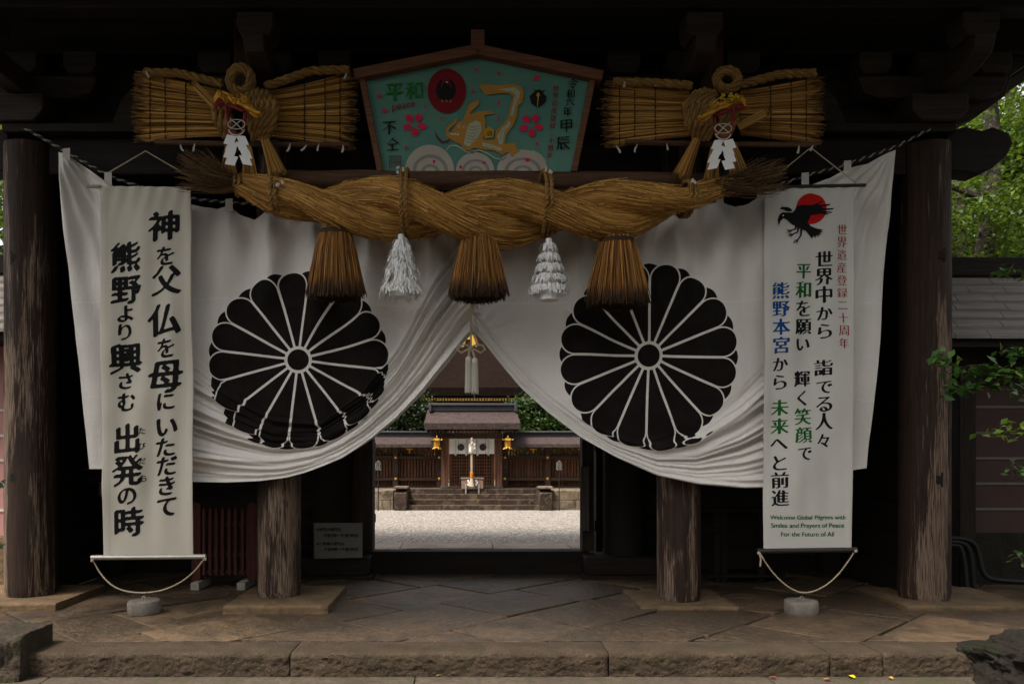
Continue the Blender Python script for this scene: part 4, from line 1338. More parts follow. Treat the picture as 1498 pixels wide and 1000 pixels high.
# ------------------------------------------------------------------ the straw bow ornaments with their dragon charms
YF = 7.34
def wing(name, xo, xi, yo, yi, t, rows=9):
    """fan of straw bundles from the tied inner end (xi) out to the cut end (xo)"""
    ps, rs = [], []
    K = YF / PXF
    for r in range(rows):
        f0 = (r + .5) / rows
        ho = (yo[1] - yo[0]) / rows / 2; hi = (yi[1] - yi[0]) / rows / 2
        for i in range(95):
            a = random.uniform(0, 6.283); q_ = math.sqrt(random.random())
            dy, dd = math.sin(a) * q_ * .90 * (1.15 if random.random() < .12 else 1), math.cos(a) * q_
            # wings bow outward a little
            xe = xo + random.gauss(1, 4) * (1 if xi > xo else -1) + (abs(f0 - .5) ** 2) * 16 * (1 if xi > xo else -1)
            q = []
            for u in (0, .3, .65, 1.):
                px = xi + (xe - xi) * u
                cy_ = (yi[0] + (yi[1] - yi[0]) * f0) * (1 - u) + (yo[0] + (yo[1] - yo[0]) * f0) * u + 4 * math.sin(u * 3.1) * (f0 - .5) * -1.
                hh = hi * (1 - u) + ho * u
                q.append(P(px, cy_ + dy * hh + random.uniform(-.4, .4), YF + .05 + dd * hh * K * 1.1 - .02 * math.sin(u * 3.1)))
            ps.append(q)
    return strands(name, ps, .0040, M['straw'], t)
def stitches(xs, xo, xi, yo, yi, t, rows=9):
    b = MB(); K = YF / PXF
    for x_ in xs:
        u = (x_ - xi) / (xo - xi)
        ya = yi[0] + (yo[0] - yi[0]) * u; yb2 = yi[1] + (yo[1] - yi[1]) * u
        pts = []
        for r in range(rows):
            for e in range(4):
                f = (r + e / 4) / rows
                hh = (yb2 - ya) / rows / 2
                pts.append(P(x_ + .8 * math.sin(e), ya + (yb2 - ya) * f, YF + .05 - .02 * math.sin(u * 3.1) - (hh * K * 1.1) * math.sin(math.pi * e / 4) - .008))
        b.tube(pts, .0055, 5)
    return b.build('stitching', M['twine'], t)
def sheaf(mb_paths, x0, y0, x1, y1, w0, w1, N, Y):
    for i in range(N):
        a = random.uniform(-1, 1); d = random.uniform(-1, 1)
        q = []
        for u in (0, .3, .65, 1.):
            w = w0 + (w1 - w0) * u
            L = 1 + random.uniform(-.08, .04) if u == 1. else 1
            dx, dy = x1 - x0, y1 - y0; n = math.hypot(dx, dy)
            q.append(P(x0 + dx * u * L - dy / n * a * w, y0 + dy * u * L + dx / n * a * w, Y + d * w * YF / PXF * .7))
        mb_paths.append(q)
def ornament(label, cx, wingL, wingR, mir):
    """cx: knot centre; wings: (xo, xi, yo pair, yi pair)"""
    t = thing('straw_ornament', label, 'straw ornament', P(cx, 165, YF), 'straw bow ornaments above the great rope')
    for w in (wingL, wingR):
        wing('straw_wing', *w, t)
        d = 1 if w[1] > w[0] else -1
        stitches([w[0] + d * 20, w[0] + d * 42, w[0] + d * 72], *w, t)
    # rope along the upper edge, bamboo along the lower edge
    b = MB()
    twisted(b, [P(wingL[0] + 12, wingL[2][0] + 3, YF - .03), P((wingL[0] + wingL[1]) / 2, wingL[2][0] + 4, YF - .05), P(wingL[1] + 4, wingL[3][0] - 7, YF - .08)], .040, 3, .26, 7)
    b.build('edge_rope', M['ropesmall'], t)
    b = MB()
    twisted(b, [P(wingR[1] - 4, wingR[3][0] - 7, YF - .08), P((wingR[0] + wingR[1]) / 2, wingR[2][0] - 2, YF - .05), P(wingR[0] - 6, wingR[2][0] - 4, YF - .03)], .040, 3, .26, 7)
    b.build('edge_rope', M['ropesmall'], t)
    b = MB(); b.tube([P(wingL[0] + 28, 208, YF + .0), P(cx, 211, YF + .0), P(wingR[0] - 6, 212, YF + .0)], .024, 10); b.build('bamboo_bar', M['log'], t)
    # white paper twists tied along both edges
    for w in (wingL, wingR):
        for i in range(5):
            f = (i + .6) / 6.5; px = w[0] + (w[1] - w[0]) * f
            for py in ((w[2][0] + 2) if random.random() < .5 else None, 211 if random.random() < .6 else None):
                if py is None: continue
                b = MB(); c = P(px + random.uniform(-4, 4), py + random.uniform(-2, 2), YF - .07)
                a = random.uniform(-.6, .6); d = Vector((math.sin(a), -.15, -math.cos(a)))
                L = random.uniform(.03, .055); w_ = random.uniform(.007, .011); sd_ = Vector((math.cos(a), 0, math.sin(a))) * w_
                k_ = c + d * L; e = k_ + (d + Vector((random.uniform(-.6, .6), 0, 0))) * L * .7
                b.add([c - sd_ * .4, c + sd_ * .4, k_ + sd_, k_ - sd_, e + sd_ * 1.2, e - sd_ * .9], [(0, 1, 2, 3), (3, 2, 4, 5)])
                b.build('paper_twist', M['paperd'], t, smooth=False)
    # knot: coiled ring on top, thick bundle of turns below
    s = -1 if mir else 1
    b = MB()
    kx = cx + 2 * s if not mir else cx + 22
    for rr_, off in ((16.5, 0), (13, .04)):
        twisted(b, [P(kx + rr_ * math.cos(a) * 1.05, 117 + rr_ * math.sin(a) * (1.2 if not mir else .95), YF - .14 - off * .6 + .03 * math.sin(a)) for a in np.linspace(0, 6.5, 26)], .036, 3, .20, 7)
    b.build('rope_ring', M['ropesmall'], t)
    b = MB()
    ox = cx + 33 * s if not mir else cx - 18
    for i in range(5):
        dx = (i - 2) * 9
        twisted(b, [P(ox + dx * .7 - 8 * s, 133 + abs(dx) * .2, YF - .10), P(ox + dx + 3 * s, 155, YF - .19), P(ox + dx * .9, 182, YF - .18), P(ox + dx * .4 - 3 * s, 204, YF - .08)], .040, 3, .24, 7)
    for i in range(3):
        dx = (i - 1) * 9
        twisted(b, [P(cx - 26 * s + dx * .8, 150, YF - .10), P(cx - 25 * s + dx, 172, YF - .17), P(cx - 14 * s + dx * .6, 200, YF - .08)], .044, 3, .28, 7)
    b.build('rope_knot', M['ropesmall'], t)
    ps = []
    if not mir: sheaf(ps, cx - 32, 158, cx - 69, 121, 6, 5, 120, YF - .14)
    else: sheaf(ps, cx + 38, 186, cx + 84, 162, 6, 6, 120, YF - .14)
    strands('straw_tail', ps, .0035, M['straw'], t)
    for (x0, y0, x1, y1, w0, w1) in (((cx - 15, 212, cx - 16, 258, 5, 13), (cx + 12, 214, cx + 16, 268, 5, 13), (cx + 36, 200, cx + 58, 258, 5, 13)) if not mir else ((cx - 20, 198, cx - 47, 262, 5, 13), (cx + 3, 214, cx - 2, 268, 5, 12), (cx + 28, 210, cx + 40, 256, 6, 14))):
        ps = []; sheaf(ps, x0, y0, x1, y1, w0, w1, 210, YF - .10)
        strands('hanging_sheaf', ps, .0032, M['straw'], t)
    return t
ornament('wide straw bow ornament left of the painted board, its straw tail pointing up left', 350, (199, 322, (103, 209), (130, 200)), (517, 392, (106, 221), (134, 200)), False)
ornament('wide straw bow ornament right of the painted board, its straw tail pointing up right', 1042, (886, 1008, (117, 218), (132, 200)), (1199, 1083, (111, 214), (132, 198)), True)

M['goldmane'] = plain('gilt mane', (.62, .33, .03), .4, .5, metal=.3, var=.6, scale=80)
def charm(label, cx, cy, s, flowers):
    """gilt dragon on red cords with a ring and folded paper streamers; s: which way the head points"""
    Y = YF - .27
    t = thing('dragon_charm', label, 'charm', P(cx, cy, Y), 'gilt dragon charms on the straw ornaments')
    q = lambda x, y, d=0.: P(cx + x * s, cy + y, Y + d)
    b = MB()
    path = [q(-30, -2), q(-25, -8, -.01), q(-17, -9, -.03), q(-9, -5, -.05), q(-2, 1, -.05), q(5, 2, -.06), q(12, 6, -.06), q(20, 11, -.08)]
    b.tube(path, [.008, .022, .031, .034, .034, .03, .028, .024], 12)
    for i in range(26):                                                                                                # scales
        u = i / 25 * 6.0; k_ = int(u); p = path[k_].lerp(path[k_ + 1], u - k_)
        for e in (-1, 0, 1): b.obox(p + Vector((0, -.03, e * .018)), (.016, .008, .014), Matrix.Rotation(.7 + e * .5, 3, 'Y'))
    body = b.build('body', M['goldpaint'], t)
    b = MB()
    b.tube([q(12, 5, -.08), q(18, 8, -.11), q(23, 11, -.13), q(29, 15, -.15), q(34, 17, -.155)], [.02, .034, .030, .022, .018], 12)   # head and snout
    b.ball(q(34, 15.5, -.165), .012, 8)
    b.tube([q(21, 15, -.10), q(27, 21, -.12), q(32, 22.5, -.13)], [.018, .015, .008], 10)                                # jaw
    for e in (-1, 1):
        b.tube([q(17, 3 + e * 2, -.12), q(12, -4 + e * 3, -.14), q(5, -9 + e * 3, -.14)], [.008, .007, .002], 6)        # horns
        b.ball(q(23, 8 + e * 1.8, -.155), .008, 8)
        b.tube([q(33, 17, -.16), q(37, 21 + e * 2, -.17), q(39, 18 + e * 5, -.17)], [.004, .003, .001], 5)                 # whiskers
    for k_ in range(4): b.tube([q(25 + 2 * k_, 17.5, -.14), q(25.5 + 2 * k_, 19.5, -.14)], [.004, .001], 5)
    hd = b.build('head', M['goldpaint'], t)
    b = MB()
    for i in range(90):                                                                                                # mane and back spikes
        u = random.random(); x_ = -26 + 46 * u; y_ = -8 + 11 * u + random.uniform(-4, 5)
        a = q(x_, y_, -.04 - random.uniform(0, .05)); d = q(x_ - random.uniform(1, 6), y_ - random.uniform(3, 10), -.05 - random.uniform(0, .08))
        b.tube([a, (a + d) / 2 + Vector((0, -.006, 0)), d], [.006, .006, .001], 5)
    b.build('mane', M['goldmane'], body)
    b = MB()
    b.tube([q(-31, 4), q(-26, 2, -.05), q(-18, 3, -.06)], [.014, .028, .014], 10); b.tube([q(-12, 5, -.05), q(0, 9, -.07), q(10, 14, -.08)], [.012, .017, .010], 10)
    for e in range(12): b.ball(q(-30 + random.uniform(0, 13), random.uniform(-1, 7), -.07), random.uniform(.006, .012), 6)
    b.build('belly', M['red'], body)
    if flowers:
        b = MB()
        for i in range(16): b.ball(q(random.uniform(-22, 6), random.uniform(-17, -9), -.08 - random.uniform(0, .04)), random.uniform(.010, .017), 8)
        b.build('beads', M['beadY'], t)
    b = MB()
    for x_ in (-15, 13):
        b.tube([q(x_, 6, -.04), q(x_ * .95, 20, -.06), q(x_ * .82, 34, -.06)], .015, 8)
    b.tube([q(11.5 * math.cos(a), 37 + 10.5 * math.sin(a), -.07) for a in np.linspace(-.3, 3.5, 16)], .013, 8)
    b.build('red_cord', M['red'], t)
    b = MB()
    b.tube([q(12.5 * math.cos(a), 33 + 7 * math.sin(a) , -.09) for a in np.linspace(0, 6.3, 22)], .0042, 6)
    b.tube([q(-9, 25, -.09), q(0, 32, -.105), q(9, 42, -.09)], .0042, 6); b.tube([q(8, 26, -.09), q(-2, 34, -.10), q(-9, 40, -.095)], .004, 6)
    b.tube([q(11.5 * math.cos(a), 39 + 10 * math.sin(a), -.092) for a in np.linspace(.2, 2.9, 14)], .006, 6)
    b.build('white_cord', M['paperd'], t)
    for x0, d in ((-8, -1), (7, 1)):                                                                                    # two zigzag paper streamers
        b = MB(); x_, y_ = x0, 49
        for k in range(4):
            w, h, sk = 7.2, 13, 4.0
            z_ = -.085 - .007 * k
            pts = [q(x_ - w - sk * d * .3, y_ - 1, z_), q(x_ + w - sk * d * .3, y_ + 1.5, z_), q(x_ + w + sk * d, y_ + h + 1.5, z_ - .012), q(x_ - w + sk * d, y_ + h - 1, z_ - .012)]
            b.prism(pts, (0, .002, 0)); x_ += (5 if k % 2 else -1.5) * d * .8 + 1.2; y_ += h - 3.
        b.build('paper_streamer', M['paper'], t, smooth=False)
M['beadY'] = plain('yellow beads', (.42, .33, .02), .5)
charm('gilt dragon charm with red cords and paper streamers on the left straw ornament', 346, 149, 1, False)
charm('gilt dragon charm with yellow beads, red cords and paper streamers on the right straw ornament', 1058, 155, -1, True)

# ------------------------------------------------------------------ the painted votive board
YE = 7.44
em = thing('votive_board', 'large five sided votive board painted with a gold dragon on teal', 'votive board', P(699, 248, YE))
mpe = lambda x, y, lift=0.: P(x, y, YE - .012 - lift)
b = MB(); b.prism([P(x, y, YE) for x, y in ((533, 112), (699, 80), (864, 113), (838, 251), (556, 251))], (0, .03, 0))
def teal():
    t = NT('teal painted panel', .6, .2)
    n = t.noise(t.obj(), 2.5, 6, .6, .4)
    g_ = t.noise(t.map(t.obj(), (1, 1, 30)), 2., 4)
    c = t.ramp(n, [(.3, (.085, .255, .225)), (.7, (.14, .32, .25))])
    t.col(t.mix(t.m('MULTIPLY', g_, .3), c, (.15, .27, .18)))
    return t.mat
b.build('panel', teal(), em, smooth=False)
fb = MB()
def plank(a, c, w, mb, y0, y1):
    a, c = Vector(a), Vector(c); d = (c - a).normalized(); nrm = Vector((-d.y, d.x)) * w / 2
    q = [a + nrm, c + nrm, c - nrm, a - nrm]
    mb.prism([P(p.x, p.y, y0) for p in q], (0, y1 - y0, 0))
for a, c, w, y0, y1, nm in (((517, 108), (700, 71), 15, YE - .09, YE + .08, 'roof_board'), ((698, 71), (882, 110), 15, YE - .09, YE + .08, 'roof_board'), ((529, 112), (556, 250), 9, YE - .05, YE + .05, 'side_frame'), ((868, 112), (840, 250), 9, YE - .05, YE + .05, 'side_frame')):
    b = MB(); plank(a, c, w, b, y0, y1); b.build(nm, M['frame'], em, bevel=.006)
b = MB(); b.prism([P(x, y, YE - .10) for x, y in ((689, 43), (709, 43), (709, 70), (699, 72), (689, 70))], (0, .14, 0)); b.build('finial', M['frame'], em, bevel=.006)
def pm(name, c): return plain(name, c, .6, .2, var=.14, scale=9, bump=0)
PMAT = [pm('painted gold', (.50, .25, .045)), pm('painted pale green', (.42, .50, .38)), pm('painted white cloud', (.50, .45, .38)), pm('painted grey cloud', (.29, .27, .24)), pm('painted red disc', (.22, .008, .016)), pm('painted black', (.011, .011, .011)), pm('painted pink', (.72, .018, .085)), pm('painted yellow', (.56, .32, .02)), pm('painted tongue', (.14, .012, .018)), pm('painted white', (.7, .68, .62)), pm('painted faded red', (.13, .05, .045))]
z1 = lambda l: [(520 + x / 5.263, 70 + y / 5.263) for x, y in l]
z2 = lambda l: [(690 + x / 5.263, 70 + y / 5.263) for x, y in l]
S = []
def arc(cx, rx, ry, mi, l): S.append((mi, [(cx + rx * math.cos(a), 250 - ry * math.sin(a)) for a in np.linspace(0, math.pi, 30)], l))
for cx, rx, ry in ((628.5, 36, 38), (764, 37, 31), (695, 28, 27)):
    arc(cx, rx, ry, 2, .001); arc(cx + 1, rx * .72, ry * .63, 3, .0016); arc(cx + 1, rx * .58, ry * .50, 2, .0022); arc(cx + 1, rx * .36, ry * .26, 3, .0028); arc(cx + 1, rx * .22, ry * .15, 2, .0034)
S.append((1, stroke(z1([(700, 790), (720, 760), (770, 752), (820, 775), (850, 800), (900, 812), (950, 790)]), [1, 2, 2, 2, 2, 1.6, 1]), .001))
S.append((1, stroke(z2([(0, 795), (60, 788), (120, 810), (180, 850), (240, 862), (275, 825)]), [1.4, 2.4, 2, 2, 2, .6]), .001))
S.append((1, stroke(z2([(380, 790), (430, 805), (480, 795), (530, 825), (575, 880)]), [1, 2, 2, 2, 1]), .0008))
S.append((0, z2([(50, 282), (210, 288), (320, 278), (380, 300), (402, 350), (392, 420), (352, 445), (352, 520), (320, 600), (268, 665), (250, 740), (330, 730), (350, 780), (375, 800), (340, 815), (310, 845), (285, 800), (240, 825), (170, 790), (90, 785), (20, 770), (-20, 700), (30, 640), (75, 690), (120, 720), (180, 710), (185, 640), (240, 590), (280, 540), (295, 440), (320, 380), (290, 350), (200, 352), (110, 365), (80, 330)]), .004))
S.append((0, z1([(692, 668), (700, 612), (745, 580), (785, 530), (776, 580), (725, 622), (716, 642), (735, 655), (790, 570), (830, 560), (870, 520), (950, 490), (1000, 540), (1000, 640), (965, 735), (880, 792), (830, 782), (815, 745), (760, 720), (725, 700)]), .0046))
S.append((1, z1([(870, 590), (930, 560), (965, 580), (970, 640), (935, 700), (872, 762), (835, 742), (850, 655)]), .0052))
for k in range(6):
    y_ = 600 + k * 24; S.append((0, stroke(z1([(868 - k * 4, y_), (905, y_ + 14), (962 - k * 8, y_ - 4)]), [.6, 1.6, .6]), .0058))
S.append((1, z2([(200, 325), (330, 303), (372, 340), (368, 380), (345, 430), (318, 525), (298, 520), (325, 400), (335, 360), (300, 338)]), .0052))
S.append((0, stroke(z2([(340, 320), (322, 350), (350, 390), (318, 430), (335, 470)]), 1.1), .0058))
S.append((1, z2([(195, 680), (225, 630), (290, 560), (302, 590), (252, 650), (238, 742), (212, 742)]), .0052))
S.append((0, stroke(z2([(285, 575), (255, 600), (265, 625), (225, 650), (230, 690), (210, 710)]), 1.1), .0058))
S.append((1, z2([(80, 730), (140, 742), (232, 772), (228, 795), (150, 775), (85, 757)]), .0052))
S.append((0, stroke(z2([(100, 740), (120, 762), (150, 750), (170, 778), (205, 770)]), 1.), .0058))
S.append((0, z1([(830, 555), (850, 500), (880, 430), (950, 400), (946, 440), (892, 490), (862, 562)]), .0048))
S.append((0, z2([(-60, 560), (-10, 515), (60, 492), (130, 484), (186, 508), (120, 516), (40, 540), (0, 572)]), .0050))
S.append((8, stroke(z1([(610, 640), (630, 690), (668, 728), (712, 716), (742, 698)]), [.5, 2.4, 2.8, 2.2, 1]), .0044))
for x_, y_, r in ((797, 605, 1.7), (838, 612, 1.9)):
    c_ = z1([(x_, y_)])[0]; S.append((9, circ(*c_, r, n=14), .0060)); S.append((5, circ(c_[0] + .1, c_[1], r * .55, n=12), .0066))
for x_, y_ in ((735, 662), (752, 665), (770, 664), (788, 668)):
    c_ = z1([(x_, y_)])[0]; S.append((9, circ(*c_, 1.5, n=6), .0060))
S.append((7, z2([(95, 640), (130, 605), (172, 630), (166, 692), (100, 696)]), .0066))
S.append((4, circ(653.6, 133.3, 28.1, 32.7), .002))
S.append((5, circ(652.5, 133, 7, 13), .0034))
for s in (-1, 1):
    S.append((5, [(652.5 + s * x, y) for x, y in ((2, 140), (6, 136), (7.5, 126), (5, 118), (4.5, 115.5), (8, 117), (12, 122), (14.5, 129), (14.5, 137), (11, 143), (6, 147), (0, 148))], .0028 + .0003 * s))
S.append((9, circ(653.6, 120.6, 1.2, n=10), .004))
for dx in (-6, 0, 6): 
    S.append((0, stroke([(653 + dx - 2, 149), (653 + dx, 146), (653 + dx + 2, 149.5)], .8), .0046)); S.append((0, stroke([(653 + dx, 146), (653 + dx, 150.5)], .8), .0047 + .0001))
def petal(cx, cy, ang, L, w, l=.002):
    ca, sa = math.cos(ang), math.sin(ang)
    pts = [(0, 0), (.25, .34), (.6, .5), (.9, .32), (1, .12), (.88, 0), (1, -.12), (.9, -.32), (.6, -.5), (.25, -.34)]
    S.append((6, [(cx + ca * x * L - sa * y * w, cy + sa * x * L + ca * y * w) for x, y in pts], l))
for cx, cy in ((606.5, 182), (777, 183)):
    for k in range(5):
        a = math.radians(-58 + 72 * k); petal(cx + 4.2 * math.cos(a), cy + 4.2 * math.sin(a), a, 13.5, 10.5)
for l_, zz in (([(185, 372, 7), (222, 485, 8), (540, 450, 5), (390, 765, 5), (660, 547, 5), (605, 877, 6), (810, 918, 6), (935, 172, 6), (905, 335, 6)], z1), ([(210, 198, 6), (497, 235, 10), (208, 428, 6), (203, 545, 6), (503, 737, 6), (97, 885, 6), (432, 862, 8)], z2)):
    for x_, y_, L in l_:
        c_ = zz([(x_, y_)])[0]; a = random.uniform(0, 6.28)
        petal(c_[0] - math.cos(a) * L / 2, c_[1] - math.sin(a) * L / 2, a, L, L * .75, .0072)
S.append((5, z2([(445, 375), (470, 350), (488, 335), (472, 315), (492, 328), (520, 320), (545, 334), (568, 318), (550, 350), (578, 378), (568, 420), (540, 445), (503, 462), (460, 430)]), .002))
S.append((7, stroke(z2([(512, 345), (512, 385), (505, 455)]), [2.2, 1.6, .7]), .003)); S.append((7, circ(*z2([(512, 365)])[0], 2.6, n=12), .0034))
cx_, cy_ = z1([(305, 880)])[0]
for k in range(6):
    S.append((10, stroke([(cx_ - 8 + k * 3.2, cy_ - 9), (cx_ - 8 + k * 3.2, cy_ + 9)], .9), .002))
for k in range(2): S.append((10, stroke([(cx_ - 9, cy_ - 9 + k * 9), (cx_ + 9, cy_ - 9 + k * 9)], .9), .0024))
polys('painting', S, lambda x, y, l: mpe(x, y, l), PMAT, em)
EN = dict(nib=(.045, .010, .6, .012), shear=.08, wob=.1, res=48)
M['egreen'] = pm('board green letters', (.012, .19, .03)); M['ered'] = pm('board red letters', (.25, .012, .018))
ink('green_lettering', [('平', 577, 134.5, 27), ('和', 606, 133, 26)], lambda x, y: mpe(x, y, .003), M['egreen'], em, **EN)
ink('peace_lettering', [('peace', 590.3, 157, 34, 'w')], lambda x, y: mpe(x, y, .003), M['ered'], em, nib=(.03, .012, .7, 0), shear=.18, wob=.1, res=48)
ink('black_lettering', [('不', 569.5, 187, 20), ('仝', 574, 211, 19), ('令', 837.5, 122.5, 15), ('和', 834.5, 137.5, 13), ('六', 834, 149.5, 13), ('年', 830, 163.5, 14), ('甲', 828.5, 184, 19), ('辰', 824, 209.5, 20)], lambda x, y: mpe(x, y, .003), PMAT[5], em, **EN)
ink('red_lettering', [(c_, 813.5 - 1.05 * i, 129.5 + 10.9 * i, 8.8) for i, c_ in enumerate('世界遺産登録二十周年')], lambda x, y: mpe(x, y, .003), M['ered'], em, **EN)
ink('plaque_lettering', [('道', *z2([(137, 660)])[0], 8)], lambda x, y: mpe(x, y, .0074), PMAT[5], em, **EN)
# ------------------------------------------------------------------ inner shrine across the gravel
YI = 21.9
M['innerwood'] = wood('reddish shrine wood', (.035, .015, .009), (.19, .090, .050), axis='Z', fine=22)
M['innerwoodx'] = wood('dark shrine wood', (.024, .016, .013), (.095, .058, .042), axis='X', fine=22)
M['plinth'] = stone('stained plinth stone', (.10, .072, .043), (.24, .19, .13), 1.8, moss=(.035, .027, .018))
M['stepst'] = stone('dark mossy step stone', (.018, .010, .007), (.052, .032, .021), 3., moss=(.12, .085, .05))
def bark_mat():
    t = NT('cypress bark thatch', .95, .04)
    o = t.obj()
    a = t.noise(t.map(o, (10, 10, 10)), 1., 5, .7); b_ = t.noise(t.map(o, (60, 30, 30)), 1., 4, .7)
    c = t.ramp(a, [(.3, (.036, .024, .022)), (.7, (.088, .064, .060))])
    c = t.mix(t.m('MULTIPLY', t.ramp(b_, [(.45, 0.), (.65, 1.)]), .6), c, (.155, .122, .116))
    t.col(c); t.bump(t.m('ADD', a, b_), .8, .06)
    return t.mat
M['bark'] = bark_mat()
b = MB(); 
def blocks(x0, x1, y0, y1, z0, z1, rows):
    for r in range(rows):
        x = x0
        while x < x1:
            w = random.uniform(.5, 1.1); xe = min(x1, x + w)
            b.box(x, xe - .008, y0 + random.uniform(0, .015), y1, z0 + (z1 - z0) * r / rows, z0 + (z1 - z0) * (r + 1) / rows - .008); x = xe
blocks(-9, PX(576, 20.3), 20.3, 24, 0, .5, 2); blocks(PX(808, 20.3), 9, 20.3, 24, 0, .5, 2)
b.box(PX(570, 20.3), PX(812, 20.3), 21.43, 24, 0, .494)
b.box(-9, 9, 24.01, 40, 0, .495)
tag(b.build('stone_plinth', M['plinth'], origin=(0, 21, 0), bevel=.012), 'long low plinth of stained stone blocks carrying the inner fence', 'plinth')
st = thing('stone_stairs', 'four dark mossy stone steps with slanted cheek stones up to the inner shrine', 'stairs', (PX(692, 20.2), 20.2, 0))
for i in range(4):
    b = MB(); xs = [PX(594, 20.2), PX(648, 20.2) + .1 * i, PX(735, 20.2) - .1 * i, PX(790, 20.2)]
    for a, c in zip(xs[:-1], xs[1:]): b.box(a, c - .006, 20.2 + .3 * i, 20.2 + .3 * i + .32, 0, .125 * (i + 1) - random.uniform(0, .004))
    b.build('step', M['stepst'], st, bevel=.012)
for x0, x1, xt_, s in ((577, 595, 5, 1), (789, 808, -3, 1)):
    b = MB(); k = 20.1 / PXF
    a0, a1 = PX(x0, 20.1), PX(x1, 20.1)
    b.prism([(a0, 20.08, 0), (a0, 20.08, .44), (a0, 20.5, .54), (a0, 21.3, .54), (a0, 21.3, 0)], (a1 - a0, 0, 0))
    ck = b.build('cheek_stone', M['stepst'], st, bevel=.015)
    b = MB(); b.box(a0 - .02, a1 + .02, 20.1, 20.6, .545, .60); b.build('cap', M['plinth'], ck, bevel=.01)

def inner_fence(label, px0, px1, posts, loc):
    t = thing('board_fence', label, 'fence', loc)
    x0, x1 = PX(px0, YI), PX(px1, YI)
    z = lambda py: PZ(py, YI)
    b = MB(); b.box(x0, x1, YI - .12, YI + .16, .5, z(711)); b.box(x0, x1, YI + .085, YI + .10, z(711), z(667)); b.build('ground_beam', M['innerwoodx'], t, bevel=.01)
    for a, c in ((666, 671), (698.5, 702.5)):
        b = MB(); b.box(x0, x1, YI - .08, YI + .03, z(c), z(a)); b.build('rail', M['innerwoodx'], t, bevel=.008)
    b = MB(); x = x0
    while x < x1:
        w = .085 + random.uniform(-.008, .008)
        zt = z(652) + random.uniform(-.02, .02)
        dy = random.uniform(0, .02)
        b.box(x, x + w - .024, YI + .03 + dy, YI + .06 + dy, z(710), z(667))
        b.prism([(x, YI + .03, z(668)), (x + w - .03, YI + .03, z(668)), (x + w - .03, YI + .03, zt - .05), (x + (w - .03) / 2, YI + .03, zt), (x, YI + .03, zt - .05)], (0, .03, 0))
        x += w
    b.build('boards', M['innerwood'], t)
    for pp in posts:
        x = PX(pp, YI); b = MB(); b.box(x - .075, x + .075, YI - .11, YI + .1, .5, z(640)); p = b.build('post', M['innerwoodx'], t, bevel=.008)
        for py in (668.5, 700):
            b = MB(); b.ball(P(pp, py, YI - .12), .042, 12, sc=(1, .6, 1)); b.build('gold_boss', M['gold'], p)
    b = MB()
    for yy, zz in ((-.55, 649), (.55, 649)):
        pass
    zr, ze = z(638), z(649.5)
    Yv = YI
    b.add([(x0, Yv - .05, zr), (x1, Yv - .05, zr), (x1, Yv - .62, ze), (x0, Yv - .62, ze), (x0, Yv - .62, ze - .09), (x1, Yv - .62, ze - .09), (x1, Yv, zr - .14), (x0, Yv, zr - .14)], [(0, 1, 2, 3), (3, 2, 5, 4), (4, 5, 6, 7), (0, 3, 4, 7), (1, 6, 5, 2)])
    b.add([(x0, Yv + .05, zr), (x1, Yv + .05, zr), (x1, Yv + .62, ze), (x0, Yv + .62, ze), (x0, Yv + .62, ze - .09), (x1, Yv + .62, ze - .09), (x1, Yv, zr - .14), (x0, Yv, zr - .14)], [(0, 1, 2, 3), (3, 2, 5, 4), (4, 5, 6, 7), (0, 3, 4, 7), (1, 6, 5, 2)])
    r = b.build('roof', M['bark'], t, smooth=False)
    b = MB(); b.box(x0, x1, Yv - .10, Yv + .10, zr - .05, z(633)); b.box(x0, x1, Yv - .16, Yv + .16, z(633), z(630.5)); b.build('ridge', M['ridge'], r, bevel=.01)
    # small gilt fittings below the roof
    for pp in ((599, 540) if px0 < 600 else (780, 850)):
        b = MB(); c = P(pp, 659, YI - .02); b.box(c.x - .09, c.x + .09, YI - .02, YI, c.z + .03, c.z + .06); b.box(c.x - .02, c.x + .02, YI - .02, YI, c.z - .06, c.z + .03); b.build('gilt_fitting', M['gold'], t)
    return t
M['ridge'] = plain('dark ridge tile', (.045, .045, .05), .5, .4)
inner_fence('dark board fence with gilt bosses left of the inner shrine gate', 430, 646, (490, 579, 643), (PX(600, YI), YI, .5))
inner_fence('dark board fence with gilt bosses right of the inner shrine gate', 736, 980, (738.5, 801, 870, 940), (PX(800, YI), YI, .5))

